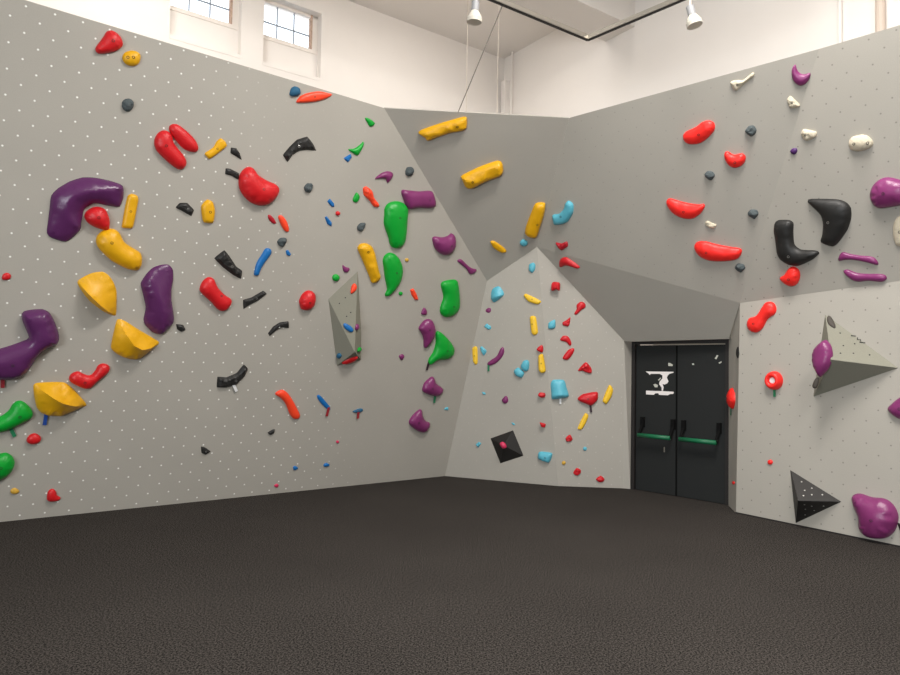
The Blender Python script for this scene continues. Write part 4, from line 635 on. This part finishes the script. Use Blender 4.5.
for hi, (col, fk, outl, style, H, D, opt, label) in enumerate(HOLDS):
    Fm = frame(fk)
    grp = 'climbing holds on the lower right wall' if fk == 'RL' else GR[fk[0]]
    if style == 'o':
        cen = sum((V(q) for q in outl), V((0, 0)))/len(outl); R0 = sum((V(q)-cen).length for q in outl)/len(outl)
        rx = (max(q[0] for q in outl)-min(q[0] for q in outl))/2; ry = (max(q[1] for q in outl)-min(q[1] for q in outl))/2
        prof = [(R0*(.62+.38*math.cos(a)), -.004 if i == 0 else H*math.sin(a)) for i, a in enumerate([math.pi*k/12 for k in range(13)])]
        vs, fs = lathe(prof, 40); vs = [V((v.x*rx/R0, v.y*ry/R0, v.z)) for v in vs]
        o = mesh_obj('climbing_hold', vs, fs[:-2], HM[col], mw=Fm @ Matrix.Translation((cen.x, cen.y, 0)), smooth=True)
        pv, pf = lathe([(R0*.34, -.003), (R0*.34, H*.62), (R0*.26, H*.7)], 20)
        mesh_obj('plug', pv, pf, TM['whitetag'], parent=o)['label'] = 'white centre plug'
    else:
        cen, V3, fc, ridge, dist = build_hold(outl, style, H, D, opt, hi+1)
        vs, fs = finish(V3, fc, dist)
        o = mesh_obj('climbing_hold', vs, fs, HM[col], mw=Fm @ Matrix.Translation((cen.x, cen.y, 0)), smooth=style in 'rm')
        if opt.get('flatside') and ridge:
            rset = {i for i, v in enumerate(vs) if any((v.xy-r).length < 1e-4 for r in ridge)}
            for e in o.data.edges:
                if e.vertices[0] in rset and e.vertices[1] in rset: e.use_edge_sharp = True
        bl = opt.get('bolts')
        if bl is None and D > .055 and not opt.get('nobolt') and not ridge and fk[0] != 'V':
            bl = [tuple(max(zip(dist, V3), key=lambda t: t[0])[1].xy+cen)]
        if bl:
            tree = BVHTree.FromPolygons([tuple(v) for v in vs], fs)
            for q in bl:
                hit = tree.ray_cast(V((q[0]-cen.x, q[1]-cen.y, 1)), V((0, 0, -1)))
                if hit[0] is None: continue
                rb = .012 if D > .05 else .009
                bv, bf = lathe([(rb, -.006), (rb, .0015), (rb*.75, .002), (rb*.55, -.004)], 12)
                nn = hit[1] if hit[1].z > 0 else -hit[1]
                R_ = ZU.rotation_difference(nn).to_matrix()
                mb = M_hole if col in ('yellow', 'palegold', 'bone', 'cyan') else M_zinc if col == 'black' else M_bolt
                mesh_obj('bolt', [R_ @ v+hit[0] for v in bv], bf, mb, parent=o)
    if 'tag' in opt:
        tm, a, b = opt['tag']; a = V(a)-cen; b = V(b)-cen
        a = a+(a-b).normalized()*.03
        sv, sf = strip([tuple(a), tuple(b)], .03 if fk in ('L',) else .024, .004)
        o2 = mesh_obj('route_tag', [v+V((0, 0, .012)) for v in sv], sf, TM[tm], parent=o)
        o2['label'] = {'redtag': 'red', 'bluetag': 'blue', 'greentag': 'green', 'blacktag': 'dark', 'whitetag': 'white'}[tm]+' hanging route tag'
    tag(o, label, 'climbing hold', grp)

# ------------------------------------------------------------------ volumes
VL = {'V1': ('tall pale grey pyramid volume with small coloured holds on the left wall', M_vol), 'V2': ('large grey pyramid volume on the lower right wall', M_vol),
      'V3': ('black pyramid volume touching the floor on the right wall', M_vblk), 'V4': ('black diamond shaped low volume on the pale back facet', M_vblk),
      'V5': ('tip of a black volume at the right edge beside big purple hold', M_vblk)}
for k, vd in VOL.items():
    B_ = vd['base']; n = len(B_); Fm = frame(vd['f'])
    c = sum((V(b) for b in B_), V((0, 0, 0)))/n
    vs = [V(b)-V((c.x, c.y, 0)) for b in B_]+[V(vd['apex'])-V((c.x, c.y, 0))]
    vs = [V((v.x, v.y, v.z if i == n else -.003)) for i, v in enumerate(vs)]
    fs = [[i, (i+1) % n, n] for i in range(n)]+[list(range(n))]
    o = mesh_obj('climbing_volume', vs, fs, VL[k][1], mw=Fm @ Matrix.Translation((c.x, c.y, 0)))
    bv = o.modifiers.new('bevel', 'BEVEL'); bv.width = .004; bv.segments = 2
    tag(o, VL[k][0], 'climbing volume', 'pyramid volumes on the climbing walls')
    if k == 'V2':
        F2 = frame('V2b'); inv = o.matrix_world.inverted()
        sv, sf = strip(ZIG, .008, .003)  # black zigzag line lying on the upper face
        q = mesh_obj('zigzag_mark', [inv @ (F2 @ (v+V((0, 0, .001)))) for v in sv], sf, M_hole, parent=o); q['label'] = 'thin black zigzag mark'
    if k in ('V1', 'V2', 'V3'):
        # bolt holes on the faces
        rnd = random.Random(5)
        vv = [V(b) for b in vs]
        faces = {'V1': [(0, 1)], 'V2': [(2, 0)], 'V3': [(2, 0), (1, 2)]}[k]
        for (i, j) in faces:
            a, b, ap = vv[i], vv[j], vv[n]; nn = (b-a).cross(ap-a).normalized()
            if nn.z < 0: nn = -nn
            R_ = ZU.rotation_difference(nn).to_matrix()
            for (s, t) in ((.25, .2), (.5, .2), (.75, .2), (.35, .45), (.6, .45), (.5, .68)):
                p = a.lerp(b, s).lerp(ap, t)
                bv_, bf_ = lathe([(.007, -.002), (.007, .0012), (.004, .001)], 8)
                mesh_obj('bolt', [R_ @ v+p for v in bv_], bf_, M_zinc if k == 'V3' else M_hole, parent=o)

# ------------------------------------------------------------------ lighting track, spotlights, wires
K0 = V((1.492, 7.467, 5.2)); K1 = V((.415, 6.709, 5.2)); K2 = V((2.219, 6.649, 5.2))
e1 = K0+(K1-K0)*3.2; e2 = K0+(K2-K0)*4.0
tr = empty('lighting_track', K0, 'grey metal lighting track with a corner, hanging under the hall ceiling', 'lighting track')
def seg(name, p, q, w, h, m, par):
    d = (q-p).normalized(); s = d.cross(ZU).normalized()
    vs = [e+s*a*w/2+ZU*b*h/2-K0 for e in (p, q) for a in (-1, 1) for b in (-1, 1)]
    mesh_obj(name, vs, BF, m, parent=par)
for q in (e1, e2):
    seg('rail', K0, q, .05, .05, M_alu, tr)
    seg('slot', K0-ZU*.027, q-ZU*.027, .03, .012, M_dframe, tr)
for p in (e1, e2):
    vs, fs = tube(p-K0, p-K0+ZU*(CZ-5.2), .012, 8); mesh_obj('hanger', vs, fs, M_alu, parent=tr)
# crossbar above the frame carrying the two spotlights
sA, sB = V((.1, 6.15, 5.12)), V((2.35, 6.08, 5.12))
s0 = sA+(sA-sB)*.3; s1 = sB+(sB-sA)*.3
cb = empty('lighting_track', s0, 'straight lighting track above the view carrying the two spotlights', 'lighting track')
def tubeo(name, p, q, r, m, par, org, n=12):
    vs, fs = tube(p-org, q-org, r, n); return mesh_obj(name, vs, fs, m, parent=par, smooth=False)
tubeo('rail', s0, s1, .025, M_alu, cb, s0)
for p in (s0, s1): tubeo('hanger', p, V((p.x, p.y, CZ)), .01, M_alu, cb, s0)
for i, (p, tilt, lab) in enumerate(((V((.172, 6.15, 4.68)), (.05, .05), 'left of the two pale track spotlights, above the overhanging facet'),
                                   (V((2.2, 6.1, 4.66)), (-.06, -.22), 'right of the two pale track spotlights, above the right wall'))):
    sp = empty('track_spotlight', p, lab, 'spotlight', 'track spotlights under the hall ceiling')
    R_ = Matrix.Rotation(tilt[1], 3, 'Y') @ Matrix.Rotation(tilt[0], 3, 'X')
    vs, fs = lathe([(.055, .0), (.07, -.004), (.072, .03), (.066, .038), (.064, .05), (.045, .085), (.034, .1)], 28)
    mesh_obj('lamp_head', [R_ @ v for v in vs], fs, M_lamp, parent=sp, smooth=False)
    vs, fs = lathe([(.034, .1), (.036, .102), (.036, .185), (.03, .19)], 20)
    mesh_obj('heat_sink', [R_ @ v for v in vs], fs, M_sink, parent=sp)
    top = R_ @ V((0, 0, .185))
    vs, fs = tube(top, V((top.x, top.y, 5.12-p.z)), .012, 10)
    mesh_obj('stem', vs, fs, M_lamp, parent=sp)
vs, fs = tube(V((.042, 7.215, 4.225)), V((.48, 6.755, 5.185)), .006, 6)
tag(mesh_obj('suspension_cable', vs, fs, M_wire), 'dark diagonal cable from the lighting track to the wall top', 'cable')
for (x, z, lab) in ((.139, 3.9, 'left of the two thin vertical wires behind the overhanging facet'), (.5, 3.86, 'right of the two thin vertical wires behind the overhanging facet')):
    vs, fs = tube(V((x, 7.75, 3.72)), V((x, 7.75, CZ)), .004, 6)
    tag(mesh_obj('hanging_wire', vs, fs, M_wire2), lab, 'wire', 'thin wires hanging from the hall ceiling')

# ------------------------------------------------------------------ light
def area(name, loc, sx, sy, power, col=(1, .965, .92), rot=(0, 0, 0)):
    l = bpy.data.lights.new(name, 'AREA'); l.shape = 'RECTANGLE'; l.size = sx; l.size_y = sy; l.energy = power; l.color = col
    o = bpy.data.objects.new(name, l); C.objects.link(o); o.location = loc; o.rotation_euler = rot; return o
for i, (x, y, pw) in enumerate(LAMPS):
    area('overhead_light', (x, y, 6.75), 2.2, 1.2, pw*LK, rot=(0, 0, math.radians(35)))
def wall_fill(a, b, t, sx, sz, z, power, col):
    d = (b-a).normalized(); mid_ = (hl_+hf+hr_+hn)/4; nn = V((-d.y, d.x, 0))
    if (mid_-a).dot(nn) < 0: nn = -nn
    p = a.lerp(b, t)+nn*.12+ZU*z
    l = area('fill_light', p, sx, sz, power, col)
    l.rotation_euler = (-nn).to_track_quat('Z', 'Y').to_euler()
wall_fill(hn, hl_, .22, 5.5, 3.4, 1.9, FILL[0][1], (.90, .96, 1))  # added cool fill against the unseen blank wall; no window is built there
w = bpy.data.worlds.new('sky'); S.world = w; w.use_nodes = True
bg = w.node_tree.nodes['Background']; bg.inputs[0].default_value = (.86, .93, 1, 1); bg.inputs[1].default_value = 2.2

# ------------------------------------------------------------------ camera
cd = bpy.data.cameras.new('camera'); co = bpy.data.objects.new('camera', cd); C.objects.link(co)
cd.sensor_width = 36; cd.lens = 676/900*36; cd.clip_start = .05; cd.clip_end = 100
pitch, roll = .04, .018
fw = V((0, math.cos(pitch), math.sin(pitch))); up = V((0, -math.sin(pitch), math.cos(pitch))); rt = V((1, 0, 0))
rt2 = rt*math.cos(roll)+up*math.sin(roll); up2 = up*math.cos(roll)-rt*math.sin(roll)
m = Matrix.Identity(4)
for i, a in enumerate((rt2, up2, -fw)):
    for j in range(3): m[j][i] = a[j]
m.translation = V((0, 0, 1.5)); co.matrix_world = m
S.camera = co
vs_ = S.view_settings; vs_.view_transform = 'Standard'; vs_.look = 'None'; vs_.gamma = 1; vs_.use_curve_mapping = False; vs_.exposure = EXPO
